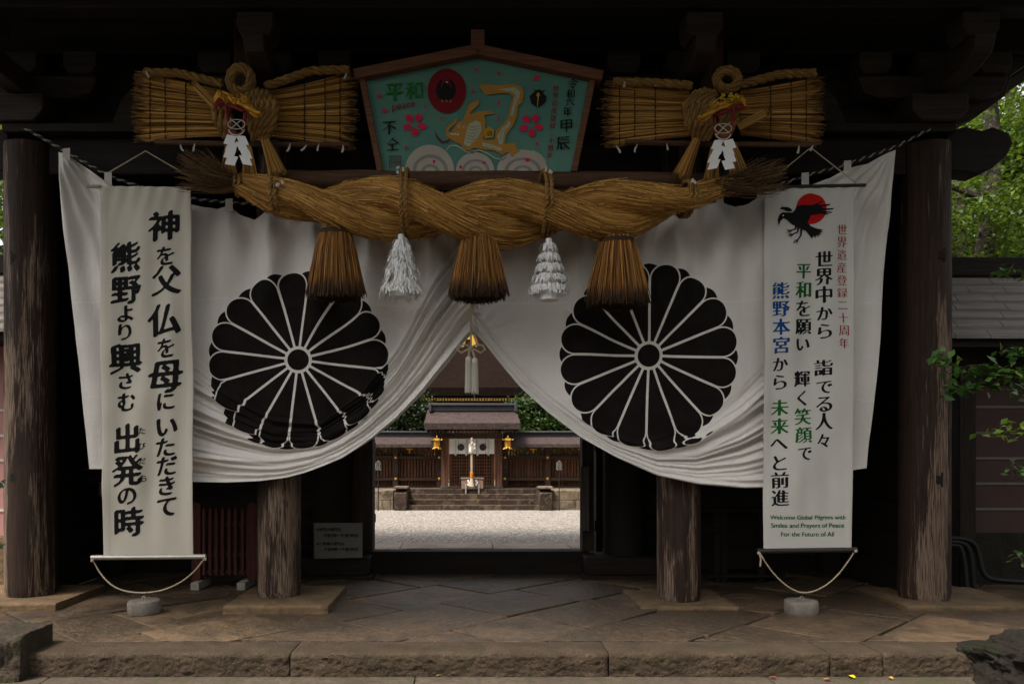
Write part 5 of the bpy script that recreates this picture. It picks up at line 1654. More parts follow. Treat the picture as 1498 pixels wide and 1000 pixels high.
# inner gate
YG = 21.6
ig = thing('inner_gate', 'small inner shrine gate with a bark roof, lattice doors and gilt trim', 'gate', (PX(690, YG), YG, .5))
z = lambda py: PZ(py, YG)
for px in (650.5, 729.5):
    x = PX(px, YG); b = MB(); b.box(x - .095, x + .095, YG - .1, YG + .1, .5, z(618)); pp = b.build('gate_post', M['innerwood'], ig, bevel=.01)
    b = MB(); b.box(x - .12, x + .12, YG - .12, YG + .12, .5, z(711)); b.build('post_shoe', M['ridge'], pp, bevel=.008)
b = MB(); b.box(PX(646, YG), PX(734, YG), YG - .11, YG + .05, z(641), z(633)); b.build('gate_beam', M['innerwoodx'], ig, bevel=.008)
b = MB(); b.box(PX(655, YG), PX(725, YG), YG - .06, YG + .1, .5, z(712)); b.build('sill', M['innerwoodx'], ig, bevel=.008)
for a, c in ((657, 690), (690, 723.5)):
    b = MB(); x0, x1 = PX(a, YG) + .008, PX(c, YG) - .008; z0, z1 = z(711), z(642)
    for e in (x0, x1 - .05): b.box(e, e + .05, YG + .02, YG + .08, z0, z1)
    for zz in np.linspace(z0, z1 - .05, 2): b.box(x0 + .05, x1 - .05, YG + .02, YG + .08, zz, zz + .05)
    d = b.build('lattice_door', M['innerwoodl'] if 'innerwoodl' in M else M['innerwood'], ig)
    b = MB()
    for xx in np.linspace(x0 + .06, x1 - .08, 8): b.box(xx, xx + .026, YG + .03, YG + .055, z0 + .05, z1)
    for zz in np.linspace(z0 + .08, z1 - .04, 14): b.box(x0 + .05, x1 - .05, YG + .022, YG + .047, zz, zz + .028)
    b.build('lattice', M['lattice'] if 'lattice' in M else M['innerwood'], d)
    b = MB(); b.box(x0, x1, YG + .1, YG + .13, z0, z1); b.build('backing', M['post'], d)
# roof
x0, x1 = PX(620.5, 21.0), PX(761, 21.0)
b = MB()
zr, ze = PZ(599, 21.6), PZ(618.5, 20.85)
K_ = 9
prof = []
for i in range(K_ + 1):
    u = i / K_; prof.append((21.62 - .78 * u, zr - (zr - ze) * (u + .12 * math.sin(math.pi * u))))
n = len(prof)
V = [(x0 + .06 * (1 - i / K_), y, zz) for i, (y, zz) in enumerate(prof)] + [(x1 - .06 * (1 - i / K_), y, zz) for i, (y, zz) in enumerate(prof)]
U = [(x0 + .02, prof[-1][0] + .02, prof[-1][1] - .16), (x1 - .02, prof[-1][0] + .02, prof[-1][1] - .16), (x1, 21.62, zr - .22), (x0, 21.62, zr - .22)]
o = len(V)
F = [(i, i + 1, n + i + 1, n + i) for i in range(n - 1)] + [(n - 1, o, o + 1, 2 * n - 1), (o, o + 3, o + 2, o + 1)]
F += [tuple(range(n)) + (o + 3, ) if False else tuple(list(range(n)) + [o, o + 3]), tuple(list(range(2 * n - 1, n - 1, -1)) + [o + 2, o + 1])]
b.add(V + U, F)
b.add([(v[0], 43.24 - v[1], v[2]) for v in V + U], F)
rf2 = b.build('roof', M['bark'], ig, angle=30)
b = MB(); b.box(PX(629, 21.6), PX(754, 21.6), 21.5, 21.74, zr - .04, PZ(593.5, 21.6)); b.box(PX(627, 21.6), PX(756, 21.6), 21.44, 21.8, PZ(593.5, 21.6) + .002, PZ(590, 21.6))
for s in (628, 752): b.box(PX(s, 21.6), PX(s + 3.5, 21.6), 21.4, 21.84, PZ(602, 21.6), PZ(590.5, 21.6) + .01)
b.build('ridge', M['ridge'], rf2, bevel=.01)
b = MB()
for i in range(24):
    x = x0 + .1 + (x1 - x0 - .2) * i / 23; b.box(x - .025, x + .025, 20.95, 21.6, ze - .25, ze - .19)
b.box(x0 + .1, x1 - .1, 21.35, 21.45, z(634), ze - .26); b.build('rafters', M['innerwoodx'], rf2)
# hanging curtain in the inner gate
YV = YG - .09
iv = thing('gate_curtain', 'short white curtain with two dark round crests hanging over the lattice doors', 'curtain', P(690, 641, YV))
b = MB()
for k in range(5):
    xa, xb = 657.5 + 13.2 * k, 657.5 + 13.2 * (k + 1) - .5
    b.prism([P(xa, 641.5, YV), P(xb, 641.5, YV), P(xb, 663.5, YV - .01 * (k % 2)), P(xa, 663.5, YV - .01 * (k % 2))], (0, .006, 0))
b.build('curtain_cloth', M['paper'], iv, smooth=False)
for cx in (674.3, 706.3):
    b = MB(); b.prism([P(x, y, YV - .02) for x, y in circ(cx, 653.8, 5.1, n=28)], (0, .004, 0)); cr = b.build('crest', plain('dark crest %d' % cx, (.045, .022, .018)), iv, smooth=False)
    b = MB()
    for r in (4.2, 1.2):
        b.tube([P(x, y, YV - .022) for x, y in circ(cx, 653.8, r, n=24) + [(cx + r, 653.8)]], .005, 5)
    for k in range(8):
        a = k * math.pi / 4; b.tube([P(cx + 1.2 * math.cos(a), 653.8 + 1.2 * math.sin(a), YV - .022), P(cx + 4.2 * math.cos(a), 653.8 + 4.2 * math.sin(a), YV - .022)], .004, 5)
    b.build('petal_lines', M['greyline'], cr)
b = MB()
for px in (666.5, 682, 698.5, 714.5):
    b = MB(); b.prism([P(px - 1.3, 641, YV - .03), P(px + 1.3, 641, YV - .03), P(px + 1.3, 666, YV - .03), P(px - 1.3, 666, YV - .03)], (0, .004, 0))
    b.build('ribbon', M['white'], iv, smooth=False)
# gilt lanterns
def lantern(label, px, py):
    c = P(px, py, 21.0); t = thing('gilt_lantern', label, 'lantern', c, 'gilt hanging lanterns of the inner shrine')
    n6 = 6
    b = MB(); b.lathe((c.x, c.y, c.z - .14), [(.085, 0), (.095, .01), (.09, .2), (.085, .21)], n6); b.build('body', M['gold'], t, smooth=False)
    b = MB()
    for k in range(6):
        a = math.pi / 6 + k * math.pi / 3; b.box(c.x + .088 * math.cos(a) - .022, c.x + .088 * math.cos(a) + .022, c.y + .088 * math.sin(a) - .006, c.y + .088 * math.sin(a) + .006, c.z - .11, c.z + .03)
    b.build('window_grille', M['goldpaint'], t)
    b = MB(); b.lathe((c.x, c.y, c.z + .07), [(.155, 0), (.16, .015), (.10, .05), (.05, .075), (.02, .1), (.028, .12), (.012, .15), (.004, .17)], n6)
    for k in range(6):
        a = k * math.pi / 3; b.tube([(c.x + .13 * math.cos(a), c.y + .13 * math.sin(a), c.z + .085), (c.x + .175 * math.cos(a), c.y + .175 * math.sin(a), c.z + .10), (c.x + .17 * math.cos(a), c.y + .17 * math.sin(a), c.z + .13)], [.014, .012, .006], 6)
    b.build('cap', M['gold'], t, smooth=False)
    b = MB(); b.lathe((c.x, c.y, c.z - .20), [(.10, .03), (.11, .045), (.09, .06)], n6)
    for k in range(6):
        a = k * math.pi / 3; b.tube([(c.x + .085 * math.cos(a), c.y + .085 * math.sin(a), c.z - .15), (c.x + .11 * math.cos(a), c.y + .11 * math.sin(a), c.z - .19), (c.x + .145 * math.cos(a), c.y + .145 * math.sin(a), c.z - .205)], [.018, .016, .008], 6)
    b.build('foot', M['gold'], t, smooth=False)
    b = MB(); b.tube([(c.x, c.y, c.z + .23), (c.x, c.y, c.z + .30), (c.x, c.y + .25, c.z + .33)], .006, 6); b.build('chain', M['darkmetal'], t)
    t.scale = (.83, .83, .83)
lantern('gilt hexagonal lantern hanging at the left post of the inner gate', 639, 647)
lantern('gilt hexagonal lantern hanging at the right post of the inner gate', 743, 647)
# bell rope, offering box
br2 = thing('bell_rope', 'thick pale bell rope with a white paper bunch and orange grip before the lattice doors', 'rope', P(690, 640, 20.9))
c = P(690, 640, 20.95); k = 20.95 / PXF
b = MB(); twisted(b, [c, c + Vector((0, 0, -70 * k))], .030, 3, .2, 7); b.build('cord', M['cord'], br2)
b = MB(); b.lathe((c.x, c.y, c.z - 22 * k), [(.070, 0), (.075, .03), (.05, .15), (.025, .22), (.035, .27)], 9)
for i in range(40):
    a = random.uniform(0, 6.28); r = random.uniform(.03, .085); p = Vector((c.x + r * math.cos(a), c.y + r * math.sin(a), c.z - random.uniform(8, 21) * k)); b.obox(p, (.03, .006, .07), Matrix.Rotation(random.uniform(-.5, .5), 3, 'Y') @ Matrix.Rotation(a, 3, 'Z'))
b.build('paper_bunch', M['paperd'], br2, smooth=False)
b = MB(); b.lathe((c.x, c.y, c.z - 59 * k), [(.042, 0), (.045, .02), (.045, 9 * k - .01), (.04, 9 * k)], 12); b.build('grip', plain('orange grip', (.45, .15, .02), .6), br2)
b = MB(); b.lathe((c.x, c.y, c.z - 71 * k), [(.075, 0), (.06, 4 * k), (.038, 12 * k)], 14); b.build('tassel', M['cord'], br2)
ob_ = thing('offering_box', 'small weathered wooden offering box on legs before the lattice doors', 'offering box', P(691, 727, 21.05))
M['boxwood'] = wood('weathered box wood', (.13, .08, .06), (.26, .175, .13), axis='X', fine=24)
Yo = 21.05
a0, a1 = PX(675, Yo), PX(707, Yo)
b = MB(); b.prism([(a0, Yo + .02, PZ(715, Yo)), (a1, Yo + .02, PZ(715, Yo)), (a1, Yo + .02, PZ(700.5, Yo)), (a0, Yo + .02, PZ(700.5, Yo))], (0, .3, 0)); b.build('box', M['boxwood'], ob_, bevel=.008)
b = MB(); b.box(a0 - .02, a1 + .02, Yo, Yo + .34, PZ(700.5, Yo) + .002, PZ(699, Yo) + .01); b.build('lid_frame', M['boxwood'], ob_, bevel=.006)
for px in (681.5, 700.5):
    x = PX(px, Yo)
    for yy in (Yo - .02, Yo + .28):
        b = MB(); b.box(x - .02, x + .02, yy, yy + .035, .5 if yy > Yo else PZ(726.5, Yo), PZ(708 if yy < Yo else 715, Yo)); b.build('leg', M['rod'], ob_, bevel=.004)
for px in (685.5, 697):
    b = MB()
    for k_ in range(3): b.obox(P(px + (.9 if k_ % 2 else -.6), 703 + 2.6 * k_, Yo - .01), (.045, .004, .06), Matrix.Rotation(.3 if k_ % 2 else -.3, 3, 'Y'))
    b.build('paper_streamer', M['paper'], ob_, smooth=False)
# two little sign posts on the gravel
def sign_post(label, px, ytop):
    c = P(px, 746, 20.0); t = thing('sign_post', label, 'sign', (c.x, 20.0, 0), 'little sign posts by the shrine steps')
    b = MB(); b.tube([(c.x, 20.0, 0), (c.x, 20.0, PZ(672, 20))], .012, 8); b.build('stake', M['darkmetal'], t)
    x0, x1, z0, z1 = PX(px - 4.2, 20), PX(px + 4.2, 20), PZ(687, 20), PZ(674, 20)
    b = MB(); b.prism([(x0, 19.97, z0), (x1, 19.97, z0), (x1, 19.97, z1 - .05), ((x0 + x1) / 2, 19.97, z1 + .02), (x0, 19.97, z1 - .05)], (0, .018, 0)); bd = b.build('board', M['sign'], t, smooth=False)
    b = MB()
    for k_ in range(3):
        for j_ in range(3): b.box(x0 + .03 + k_ * .045, x0 + .05 + k_ * .045, 19.963, 19.968, z0 + .03 + j_ * .062, z0 + .03 + j_ * .062 + random.uniform(.03, .055))
    b.build('writing', M['black'], bd, smooth=False)
sign_post('little pale sign board on a thin stake left of the shrine steps', 553.5, 680)
sign_post('little pale sign board on a thin stake right of the shrine steps', 818, 680)

# the large hall behind
M['barkd'] = stone('old brown bark thatch', (.014, .0085, .007), (.036, .0215, .016), 9., bump=1., dist=.10, spec=.03)
YH = 27.0
hl = thing('main_hall', 'large shrine hall behind the inner gate with a broad bark roof and gilt rafter ends', 'hall', (PX(690, YH), YH + 4, .5))
zh = lambda py, Y=YH: PZ(py, Y)
x0, x1 = PX(560, YH), PX(815, YH)
b = MB()
zt, zb_ = PZ(455, 30.5), PZ(566.5, YH)
V = []
K_ = 12
for i in range(K_ + 1):
    u = i / K_; y = 30.5 + (YH - 30.5) * u; zz = zt + (zb_ - zt) * (u ** .85); ins = 1.9 * (1 - u)
    V.append((x0 + ins * .4, y, zz)); V.append((x1 - ins * .4, y, zz))
F = [(2 * i, 2 * i + 2, 2 * i + 3, 2 * i + 1) for i in range(K_)]
o = len(V); V += [(x0 + .05, YH + .05, zb_ - .28), (x1 - .05, YH + .05, zb_ - .28), (x1, 30.5, zb_ + .1), (x0, 30.5, zb_ + .1)]
F += [(2 * K_, o, o + 1, 2 * K_ + 1), (o, o + 3, o + 2, o + 1), (0, 2 * K_, o, o + 3), (1, o + 2, o + 1, 2 * K_ + 1)]
b.add(V, F)
V2 = [(v[0], 61.2 - v[1], v[2]) for v in V]; b.add(V2, F)
hr = b.build('roof', M['barkd'], hl, angle=30)
b = MB()
for i in range(60):
    x = PX(598, YH) + (PX(778, YH) - PX(598, YH)) * i / 59
    b.box(x - .028, x + .028, YH + .2, YH + 2.0, zh(586), zh(582))
b.build('rafters', M['innerwoodx'], hr)
gb = MB(); x = PX(598, YH); gb.box(x - .03, x + .03, YH + .17, YH + .198, zh(585.5), zh(581.5))
re0 = gb.build('gilt_rafter_end', M['gold'], hr)
for i in range(1, 44):
    c_ = re0.copy(); C.objects.link(c_); c_.parent = hr; c_.location.x += (PX(778, YH) - PX(598, YH)) * i / 43
b = MB(); b.box(PX(585, YH), PX(795, YH), YH + .8, YH + 6.5, .5, zh(590)); b.build('wall', M['innerwood'], hl)
b = MB()
for py in (572, 577, 592): b.box(PX(592, YH), PX(785, YH), YH + .3, YH + .5, zh(py + 3), zh(py)); 
b.build('eave_beam', M['innerwoodx'], hl)
q = P(598, 603, YH + .2); b = MB(); b.ball(q, .06, 10); b.tube([P(605, 584, YH + .3), P(603, 594, YH + .25), q], .02, 6); b.build('gilt_pendant', M['gold'], hl)
b = MB(); c = P(683, 492, 29.0)
for pts in ([(-.32, -.5), (-.02, .45), (.06, .45), (.42, -.5), (.24, -.5), (.03, .12), (-.14, -.5)], ):
    b.prism([(c.x + x_, c.y, c.z + z_) for x_, z_ in pts], (0, .1, 0))
b.box(c.x - .12, c.x + .16, c.y + .02, c.y + .08, c.z - .1, c.z + .03); b.build('gilt_gable', M['gold'], hl)
b = MB(); b.prism([(c.x - .75, c.y + .12, c.z - 1.), (c.x + .75, c.y + .12, c.z - 1.), (c.x, c.y + .12, c.z + .8)], (0, 1.5, 0)); b.build('gable', M['innerwood'], hl)

# ------------------------------------------------------------------ things around the gate floor
# notice board
nb = thing('notice_board', 'grey white notice board with black lettering leaning at the left sill block', 'notice', P(494, 817, 9.3))
def nbp(x, y, l=0.): 
    p = P(x, y, 9.28); p.y += (816 - y) * .0009 - l; return p
b = MB(); b.prism([nbp(457, 765), nbp(529, 765), nbp(530, 815), nbp(459, 817)], (0, .02, 0)); b.build('board', M['sign'], nb)
b = MB(); b.prism([nbp(457, 765, .002), nbp(458, 765, .002), nbp(460, 817, .002), nbp(459, 817, .002)], (0, .024, 0)); b.build('edge_strip', M['redwood'], nb)
ink('lettering', [('※神門の開門は', 480.5, 774.5, 36, 'w'), ('午前7時〜午後5時迄', 498, 783, 51, 'w'), ('※ご祈祷の受付は', 483, 795, 41, 'w'), ('午前8時〜午後5時迄', 499, 803, 50, 'w')], lambda x, y: nbp(x, y, .004), M['black'], nb, nib=(.03, .025, 0, 0), shear=0, wob=0, res=48)
# narrow upright plaque on the right jamb
q0, q1 = P(849, 682, 9.62), P(862, 776, 9.62)
b = MB(); b.box(q0.x, q1.x, 9.6, 9.63, q1.z, q0.z)
tag(b.build('upright_plaque', wood('grey plaque wood', (.05, .04, .034), (.10, .085, .072), axis='Z'), origin=(q0.x, 9.62, q1.z), bevel=.004), 'narrow upright grey wooden plaque fixed to the right door jamb', 'plaque')
# red picket barrier behind the left banner
rf_ = thing('picket_barrier', 'low faded red picket barrier on pale feet behind the cream banner', 'barrier', P(325, 840, 8.75))
Yb_ = 8.75
for px in (289, 371):
    b = MB(); x = PX(px, Yb_); b.box(x - .05, x + .05, Yb_ - .05, Yb_ + .05, .08, PZ(738, Yb_)); b.prism([(x - .055, Yb_ - .055, PZ(738, Yb_)), (x + .055, Yb_ - .055, PZ(738, Yb_)), (x, Yb_ - .055, PZ(733, Yb_))], (0, .11, 0)); b.build('end_post', M['redwood'], rf_, bevel=.004)
for py, h in ((762, 7), (807, 6), (832, 6)):
    b = MB(); b.box(PX(289, Yb_), PX(371, Yb_), Yb_ - .02, Yb_ + .02, PZ(py + h, Yb_), PZ(py, Yb_)); b.build('rail', M['redwood'], rf_, bevel=.004)
for px in (300, 309, 318, 327, 337, 346, 356, 364):
    b = MB(); x = PX(px, Yb_); zt = PZ(743, Yb_); b.prism([(x - .017, Yb_ - .045, .14), (x + .017, Yb_ - .045, .14), (x + .017, Yb_ - .045, zt - .02), (x, Yb_ - .045, zt + .012), (x - .017, Yb_ - .045, zt - .02)], (0, .024, 0)); b.build('picket', M['redwood'], rf_)
for px in (294, 360):
    b = MB(); x = PX(px, Yb_); b.box(x - .045, x + .045, Yb_ - .2, Yb_ + .2, .0, .082); b.build('foot', M['paleend'], rf_, bevel=.004)
# framed dark board and small notice at far left
t = thing('framed_board', 'dark board in a brown wooden frame between the left pillar and the curtain', 'board', P(112, 680, 9.0))
b = MB(); b.prism([P(100, 505, 9.02), P(150, 505, 9.02), P(146, 682, 9.0), P(92, 682, 9.0)], (0, .03, 0)); b.build('panel', plain('dark green panel', (.014, .018, .014), .4), t)
b = MB(); b.bar(P(102, 500, 9.0), P(91, 686, 8.98), .05, .045); b.bar(P(89, 686, 8.98), P(150, 686, 8.98), .05, .045); b.bar(P(101, 502, 9.0), P(150, 502, 9.0), .05, .045); b.build('frame', M['strut'], t, bevel=.004)
b = MB(); b.box(PX(78, 9.1), PX(152, 9.1), 9.02, 9.3, PZ(705, 9.1), PZ(689, 9.1)); b.build('ledge', M['boards'], t, bevel=.006)
b = MB(); b.prism([P(139, 696, 9.3), P(151, 696, 9.3), P(151, 725, 9.3), P(139, 725, 9.3)], (0, .012, 0))
tag(b.build('paper_notice', plain('grey paper notice', (.22, .21, .19)), origin=P(145, 725, 9.3), smooth=False), 'small grey paper notice low on the dark wall left of the cream banner', 'notice')
# dark wooden rack behind the right inner pillar
t = thing('wooden_rack', 'dark open wooden rack standing behind the right inner pillar', 'rack', (PX(1080, 9.1), 9.1, 0))
for px in (1048, 1058, 1112):
    b = MB(); x = PX(px, 9.1); b.box(x - .035, x + .035, 9.05, 9.12, 0, PZ(747, 9.1)); b.build('leg', M['boards'], t, bevel=.005)
for py in (743, 838):
    b = MB(); b.box(PX(1030, 9.1), PX(1145, 9.1), 9.02, 9.5, PZ(py + 5, 9.1), PZ(py, 9.1)); b.build('shelf', M['boards'], t, bevel=.005)
b = MB(); b.box(PX(1028, 9.1), PX(1062, 9.1), 9.03, 9.06, PZ(776, 9.1), PZ(771, 9.1)); b.build('cross_bar', M['boards'], t, bevel=.005)
# pipes beside the right pillar
for i in range(3):
    b = MB(); o = i * 11
    pts = [P(1375, 787 + o * .45, 8.7), P(1405 - 0, 787 + o * .45, 8.7), P(1424 - o * .8, 792 + o * .6, 8.68), P(1432 - o, 808 + o * .4, 8.66), P(1436 - o, 862, 8.6)]
    if i == 0: pts = pts[:4] + [P(1436, 836, 8.62), P(1446, 848, 8.6), P(1500, 851, 8.55)]
    sm = []
    for a_, c_ in zip(pts[:-1], pts[1:]):
        for j in range(4): sm.append(a_.lerp(c_, j / 4))
    sm.append(pts[-1])
    for _ in range(3):
        for j in range(1, len(sm) - 1): sm[j] = sm[j - 1] * .25 + sm[j] * .5 + sm[j + 1] * .25
    b.tube(sm, .028, 12)
    lab = ['outermost black pipe bending along the ground right of the pillar', 'middle black pipe bending down right of the pillar', 'innermost black pipe bending down right of the pillar'][i]
    tag(b.build('black_pipe', M['darkmetal'], origin=P(1400, 840, 8.65)), lab, 'pipe', 'bent pipes right of the gate')
# boulder and block at the bottom corners
def boulder(label, c, size, seed, mat):
    n, m = 110, 150
    V = np.zeros((n, m, 3))
    for i in range(n):
        th = math.pi * i / (n - 1)
        for j in range(m):
            a = 2 * math.pi * j / m
            d = Vector((math.sin(th) * math.cos(a), math.sin(th) * math.sin(a), math.cos(th)))
            r = 1 + .22 * mnoise.fractal(d * 1.9 + Vector((seed, 0, 0)), .9, 2., 7) - .10 * abs(mnoise.noise(d * 4.3 + Vector((0, seed, 0))))
            p = Vector([math.copysign(abs(x_) ** .7, x_) for x_ in d]) * r
            V[i, j] = (c[0] + p.x * size[0], c[1] + p.y * size[1], c[2] + p.z * size[2])
    o = grid('boulder', V, mat, None, Vector((c[0], c[1], -.3)), wrap=True)
    return tag(o, label, 'boulder')
boulder('dark mossy boulder at the right end of the front step', (4.22, 5.72, -.12), (.60, .36, .29), 3.1, M['rock'])
b = MB(); V = rough_block(-4.7, PX(55, 6.0), 5.75, 6.22, -.3, PZ(921, 6.0) + .01, .085, 71., edge=.07); add_grid(b, V)
tag(b.build('stone_block', stone('mossy block stone', (.03, .022, .015), (.085, .062, .042), 3., bump=1., moss=(.05, .055, .02), dist=.04), origin=(-3.9, 6.0, -.3), angle=60), 'squared dark mossy stone block at the left end of the front step', 'stone')
# fallen leaves on the lower step
for i, (px, py, s, c_) in enumerate([(1246, 990, .035, (.62, .40, .02)), (1130, 991, .028, (.22, .03, .02)), (1210, 994, .03, (.25, .10, .03)), (1303, 992, .025, (.45, .25, .03)), (640, 988, .02, (.3, .2, .06)), (1018, 892, .03, (.14, .05, .03)), (1206, 888, .025, (.2, .06, .03)), (1333, 900, .03, (.11, .05, .03))]):
    zg = -.168 if py > 960 else .004
    Yq = (EYE - zg) * PXF / (py - PCY); q = Vector((PX(px, Yq), Yq, zg))
    b = MB(); a = random.uniform(0, 6.28); R = Matrix.Rotation(a, 3, 'Z')
    pts = [(0, 0, .004), (.3, .28, .012), (.7, .30, .014), (1, .0, .006), (.7, -.30, .016), (.3, -.28, .010)]
    b.add([q + R @ Vector(((p[0] - .5) * s * 2, p[1] * s * 2, p[2])) for p in pts], [(0, 1, 2, 3), (0, 3, 4, 5)])
    tag(b.build('fallen_leaf', plain('fallen leaf %d' % i, c_, .6), origin=q), ['bright yellow fallen leaf on the lower step', 'dull red fallen leaf on the lower step', 'brown fallen leaf on the lower step beside the yellow one', 'small ochre fallen leaf at the right of the lower step', 'tiny tan fallen leaf on the lower step near the middle', 'dark fallen leaf on the flagstones left of the right stone weight', 'reddish fallen leaf beside the right stone weight', 'dark brown fallen leaf on the flagstones near the right pillar'][i], 'leaf', 'fallen leaves')

# ------------------------------------------------------------------ trees and shrubs
def leaf_mat(name, stops, trans=.35, rough=.45):
    t = NT(name, rough, .35)
    c = t.ramp(t.attr('rnd'), stops)
    t.col(c)
    tr = t.n('ShaderNodeBsdfTranslucent', {'Color': t.n('ShaderNodeMix', {0: .5, 6: c, 7: (.20, .30, .03)}, out=2, data_type='RGBA')})
    ms = t.t.nodes.new('ShaderNodeMixShader'); ms.inputs[0].default_value = trans
    out = [n_ for n_ in t.t.nodes if n_.type == 'OUTPUT_MATERIAL'][0]
    t.t.links.new(t.b.outputs[0], ms.inputs[1]); t.t.links.new(tr, ms.inputs[2]); t.t.links.new(ms.outputs[0], out.inputs[0])
    return t.mat
M['leafB'] = leaf_mat('bright forest leaves', [(0., (.010, .028, .004)), (.4, (.042, .085, .007)), (.8, (.10, .16, .010)), (1., (.20, .26, .016))])
M['leafD'] = leaf_mat('deep green leaves', [(0., (.010, .026, .010)), (.5, (.022, .055, .016)), (.9, (.05, .10, .02)), (1., (.12, .18, .025))], .25, .35)
M['leafY'] = leaf_mat('young yellow green leaves', [(0., (.05, .11, .012)), (.5, (.16, .25, .02)), (1., (.30, .36, .03))])
M['leafK'] = leaf_mat('dark cedar leaves', [(0., (.004, .010, .004)), (.6, (.010, .022, .007)), (1., (.03, .055, .012))], .1, .5)
M['leafM'] = leaf_mat('mid green leaves', [(0., (.006, .018, .004)), (.6, (.018, .048, .008)), (1., (.05, .10, .014))], .2, .5)
M['leafS'] = leaf_mat('glossy shrub leaves', [(0., (.025, .070, .020)), (.5, (.060, .15, .035)), (.9, (.12, .24, .04)), (1., (.26, .36, .04))], .25, .3)
M['trunk'] = stone('lichen bark', (.03, .022, .015), (.09, .072, .05), 7., bump=1., moss=(.20, .18, .145), dist=.03)
M['stemd'] = plain('dark twig bark', (.035, .025, .016), .8)
def leaves(name, cen, nrm_up, size, mat, parent, curl=.25):
    """cen (N,3) leaf centres; one folded pointed leaf (2 quads) each"""
    N = len(cen)
    d = rng.normal(size=(N, 3)); d[:, 2] = d[:, 2] * .5 - .25; d /= np.linalg.norm(d, axis=1, keepdims=True)
    u = rng.normal(size=(N, 3)) * .6; u[:, 2] += nrm_up
    s = np.cross(d, u); s /= np.linalg.norm(s, axis=1, keepdims=True) + 1e-9
    n = np.cross(s, d)
    L = size * rng.uniform(.65, 1.25, (N, 1)); w = L * .30
    c = np.asarray(cen)
    base, tip = c - d * L * .5, c + d * L * .5 - n * L * .08
    ml, mr = c + s * w + n * L * curl * .3, c - s * w + n * L * curl * .3
    V = np.stack([base, ml, tip, mr], 1).reshape(-1, 3)
    i = np.arange(N)[:, None] * 4
    F = np.concatenate([i + np.array([[0, 1, 2]]), i + np.array([[0, 2, 3]])], 0)
    rnd = np.repeat(np.clip(rng.normal(.45, .22, N), 0, 1), 4)
    return np_mesh(name, V, F, mat, parent, None, False, None, {'rnd': rnd})
def crown_points(c, rad, nclump, per, clump_r):
    out = []
    for _ in range(nclump):
        v = rng.normal(size=3); v /= np.linalg.norm(v); v *= rng.uniform(.45, 1.) ** .5
        cc = np.array(c) + v * np.array(rad)
        p = rng.normal(size=(per, 3)) * clump_r * np.array([1, 1, .55]) * rng.uniform(.6, 1.3)
        out.append(cc + p)
    return np.concatenate(out)
def tree(label, x, y, h, tr, crowns, mat, lsize, name='broadleaf_tree', lean=0., z0=-.3, limbs=5, group=None):
    t = thing(name, label, 'tree', (x, y, z0), group)
    b = MB()
    pts = [(x + lean * u * u + .10 * math.sin(u * 9 + x), y + .1 * math.sin(u * 7), z0 + h * u) for u in np.linspace(0, 1, 16)]
    b.tube(pts, [tr * (1.25 if i == 0 else 1 - .6 * i / 15) * (1 + .06 * math.sin(i * 2.3)) for i in range(16)], 16)
    for k in range(limbs):
        u = .35 + .6 * k / limbs; a = random.uniform(0, 6.28); s = Vector(pts[int(u * 15)])
        L = h * random.uniform(.18, .32); e = s + Vector((math.cos(a) * L, math.sin(a) * L * .7, L * .5)); m_ = (s + e) / 2 + Vector((0, 0, -.1))
        b.tube([s, m_, e], [tr * .35, tr * .25, tr * .08], 8)
    b.build('trunk', M['trunk'], t)
    P_ = np.concatenate([crown_points(*c_) for c_ in crowns])
    leaves('crown', P_, 1., lsize, mat, t)
    return t
tree('broadleaf tree with a thick pale mottled trunk, nearest beyond the right gate pillar', 8.05, 12.5, 9.5, .20, [((9.6, 13.4, 6.2), (1.9, 1.3, 1.5), 60, 60, .26), ((8.0, 13.6, 4.6), (1.2, .8, .9), 34, 60, .24), ((9.2, 12.4, 4.2), (.9, .7, .7), 22, 60, .2), ((8.3, 12.1, 5.6), (.9, .5, 1.6), 26, 50, .16), ((8.9, 12.2, 7.4), (1.2, .6, .9), 34, 60, .2), ((8.2, 11.9, 4.6), (1.1, .4, .9), 40, 60, .17), ((9.4, 11.9, 6.4), (.9, .4, 1.2), 40, 60, .18)], M['leafB'], .09, limbs=2, group='trees right of the gate')
tree('thin pale trunked tree between the right gate pillar and the mottled trunk', 7.98, 13.4, 7.5, .12, [((7.5, 14.0, 5.4), (1.3, .9, 1.1), 50, 60, .24)], M['leafB'], .09, lean=.3, limbs=2, group='trees right of the gate')
for i, (x, y, z_, r, lab) in enumerate([(9.5, 15.5, 5.5, 3.0, 'dense leafy tree filling the gap behind the mottled trunk'), (13.5, 16, 6.5, 3.4, 'dense leafy tree at the right edge behind the roofed wall'), (12.5, 18.5, 9.6, 4.6, 'tallest leafy tree farthest behind the roofed wall')]):
    tree(lab, x, y, z_ + 1, .2, [((x, y, z_), (r, 1.5, r * .95), 300, 80, .30), ((x, y - .5, z_ - 2.4), (r, 1.2, 1.3), 90, 80, .30)], M['leafB'], .13, limbs=2, group='trees right of the gate')
for i, (x, y, z_, r, lab) in enumerate([(-8.2, 13.5, 5.2, 2.4, 'bright leafy tree beyond the pink wall at the left edge'), (-11.5, 15.5, 5.6, 3.0, 'broad leafy tree farther left beyond the pink wall')]):
    tree(lab, x, y, z_ + 1, .2, [((x, y, z_), (r, 1.4, r), 120, 60, .32)], M['leafB'], .15, group='trees left of the gate')
